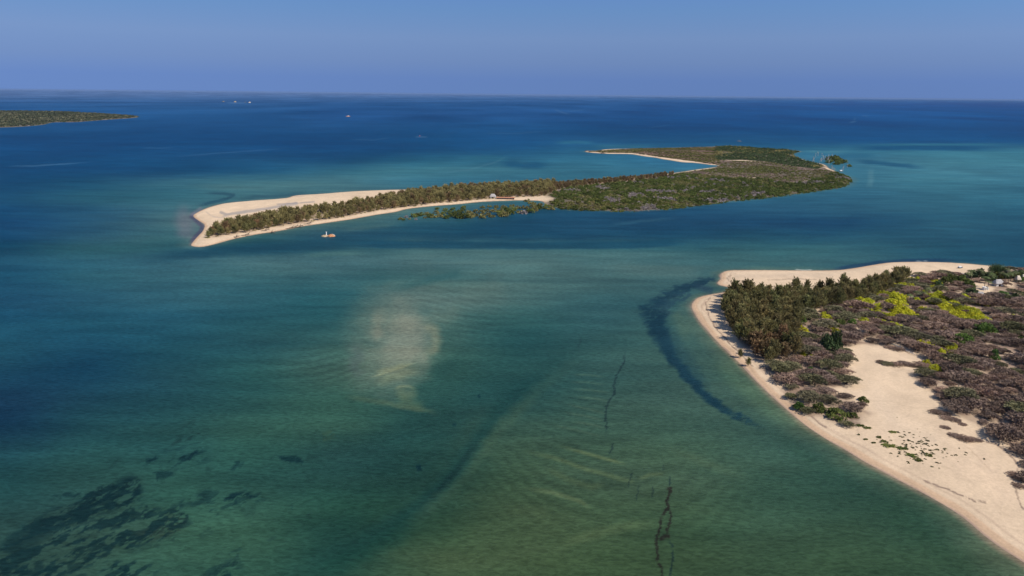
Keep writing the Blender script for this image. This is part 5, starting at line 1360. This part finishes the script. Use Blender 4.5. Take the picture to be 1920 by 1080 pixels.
def boat(px_, py_, L, W, H, rot, label, hull, top, mast=False, z=0.0, name='boat', zz=None):
    x, y = ground(px_, py_, z); o = link(name, None, None, (float(x), float(y), (zz if zz is not None else z) - .15), rot); tag(o, label, 'boat')
    n = 11; V = []; F = []
    for i in range(n):
        t = i / (n - 1) * 2 - 1; w = W / 2 * max(.03, (1 - abs(t) ** 2.6)); k = .25 * t * t * H
        for (u, v) in ((-1, H), (-.8, .45 * H), (0, 0), (.8, .45 * H), (1, H)): V.append((t * L / 2 * (1 if v else .9), u * w, v + k))
    for i in range(n - 1):
        for j in range(4): F.append((i * 5 + j, (i + 1) * 5 + j, (i + 1) * 5 + j + 1, i * 5 + j + 1))
        F.append((i * 5 + 4, (i + 1) * 5 + 4, (i + 1) * 5, i * 5))
    link('hull', raw('boat_hull', V, F, hull), o)
    link('cabin', boxes('boat_cabin', [(-L * .3, L * .12, -W * .3, W * .3, H * .9, H * 1.9), (-L * .34, L * .16, -W * .34, W * .34, H * 1.9, H * 2.0)], top), o)
    if mast: link('mast', tubes([(((L * .1, 0, H), (L * .1, 0, H * 4.2)), (L * .012, L * .008))], 'boat_mast', M_WHITE), o)
    return o
x, y = ground(1801, 503, 1.0)
boat(1800, 503.5, 4.6, 1.5, .8, .25, 'small dark and white boat drawn up on the upper beach', M_BLUE, M_WHITE, z=.9, zz=float(zhead(x, y)) + .1)
boat(787, 255.5, 8, 2.6, 1.4, 1.2, 'tiny dark motor boat with a white wake on the open sea', M_REDB, flat_mat('mauve_canopy', (.3, .16, .26), .7))
o = boat(1577, 321.5, 9, 3, 1.2, .3, 'small white boat moored among the dead trunks at the island end', M_THATCH, M_WHITE, True)
x, y = g2(652, 218.3); o = link('rock_islet', None, None, (x, y, 0)); tag(o, 'low orange and white rock islet alone on the open sea', 'rock')
link('rock', rock('sea_rock', 12, 18, 3.6, 13, M_ROCKO), o, (2, 0, 0)); link('rock', rock('sea_rock_top', 5, 8, 1.2, 14, flat_mat('guano_white_rock_far', (.55, .5, .44), .9)), o, (4, -3, 3.2))
for j, (a, b_, w, h, lab) in enumerate([(419, 191, 15, 10, 'leftmost rock stack on the far reef'), (441, 191.5, 15, 11, 'middle rock stack on the far reef'), (460, 192, 8, 6, 'small rock right of the middle stack on the far reef'), (468, 192.6, 13, 9, 'rightmost white rock on the far reef')]):
    x, y = g2(a, b_); o = link('sea_stack', rock('sea_stack', w, w * 1.3, h, 20 + j, [M_ROCKD, M_ROCKB, M_ROCKD, M_THATCHB][j]), None, (x, y, 0)); tag(o, lab, 'rock')
# dark rocks off the point of the island arm, and the ledge at the far side
for j, (a, b_, w, d, h, lab) in enumerate([(1101, 283.5, 6, 9, 1.6, 'dark rock at the very tip of the island arm'), (1108, 284.3, 8, 10, 2.0, 'dark rock ledge just behind the arm tip'), (1131, 288, 7, 8, 1.5, 'dark ledge on the lagoon side of the arm'), (1386, 264.6, 7, 12, 1.0, 'dark flat rock awash beyond the far shore')]):
    x, y = g2(a, b_); o = link('shore_rock', rock('shore_rock', w, d, h, 30 + j, M_ROCKD), None, (x, y, 0)); tag(o, lab, 'rock')

# ================================================================== air
if HAZE_D > 0:
    V, F = box(-95000, 95000, -3000, 95000, -4.5, 124)
    hm = bpy.data.materials.new('sea_haze'); hm.use_nodes = True; nt = hm.node_tree; nt.nodes.clear()
    ho = nt.nodes.new('ShaderNodeOutputMaterial'); hv = nt.nodes.new('ShaderNodeVolumePrincipled')
    hv.inputs['Color'].default_value = (.255, .36, .54, 1); hv.inputs['Density'].default_value = HAZE_D; hv.inputs['Anisotropy'].default_value = 0.0
    nt.links.new(hv.outputs[0], ho.inputs['Volume'])
    o = link('haze', raw('haze', V, F, hm)); tag(o, kind='stuff')
print('objects', len(bpy.data.objects))
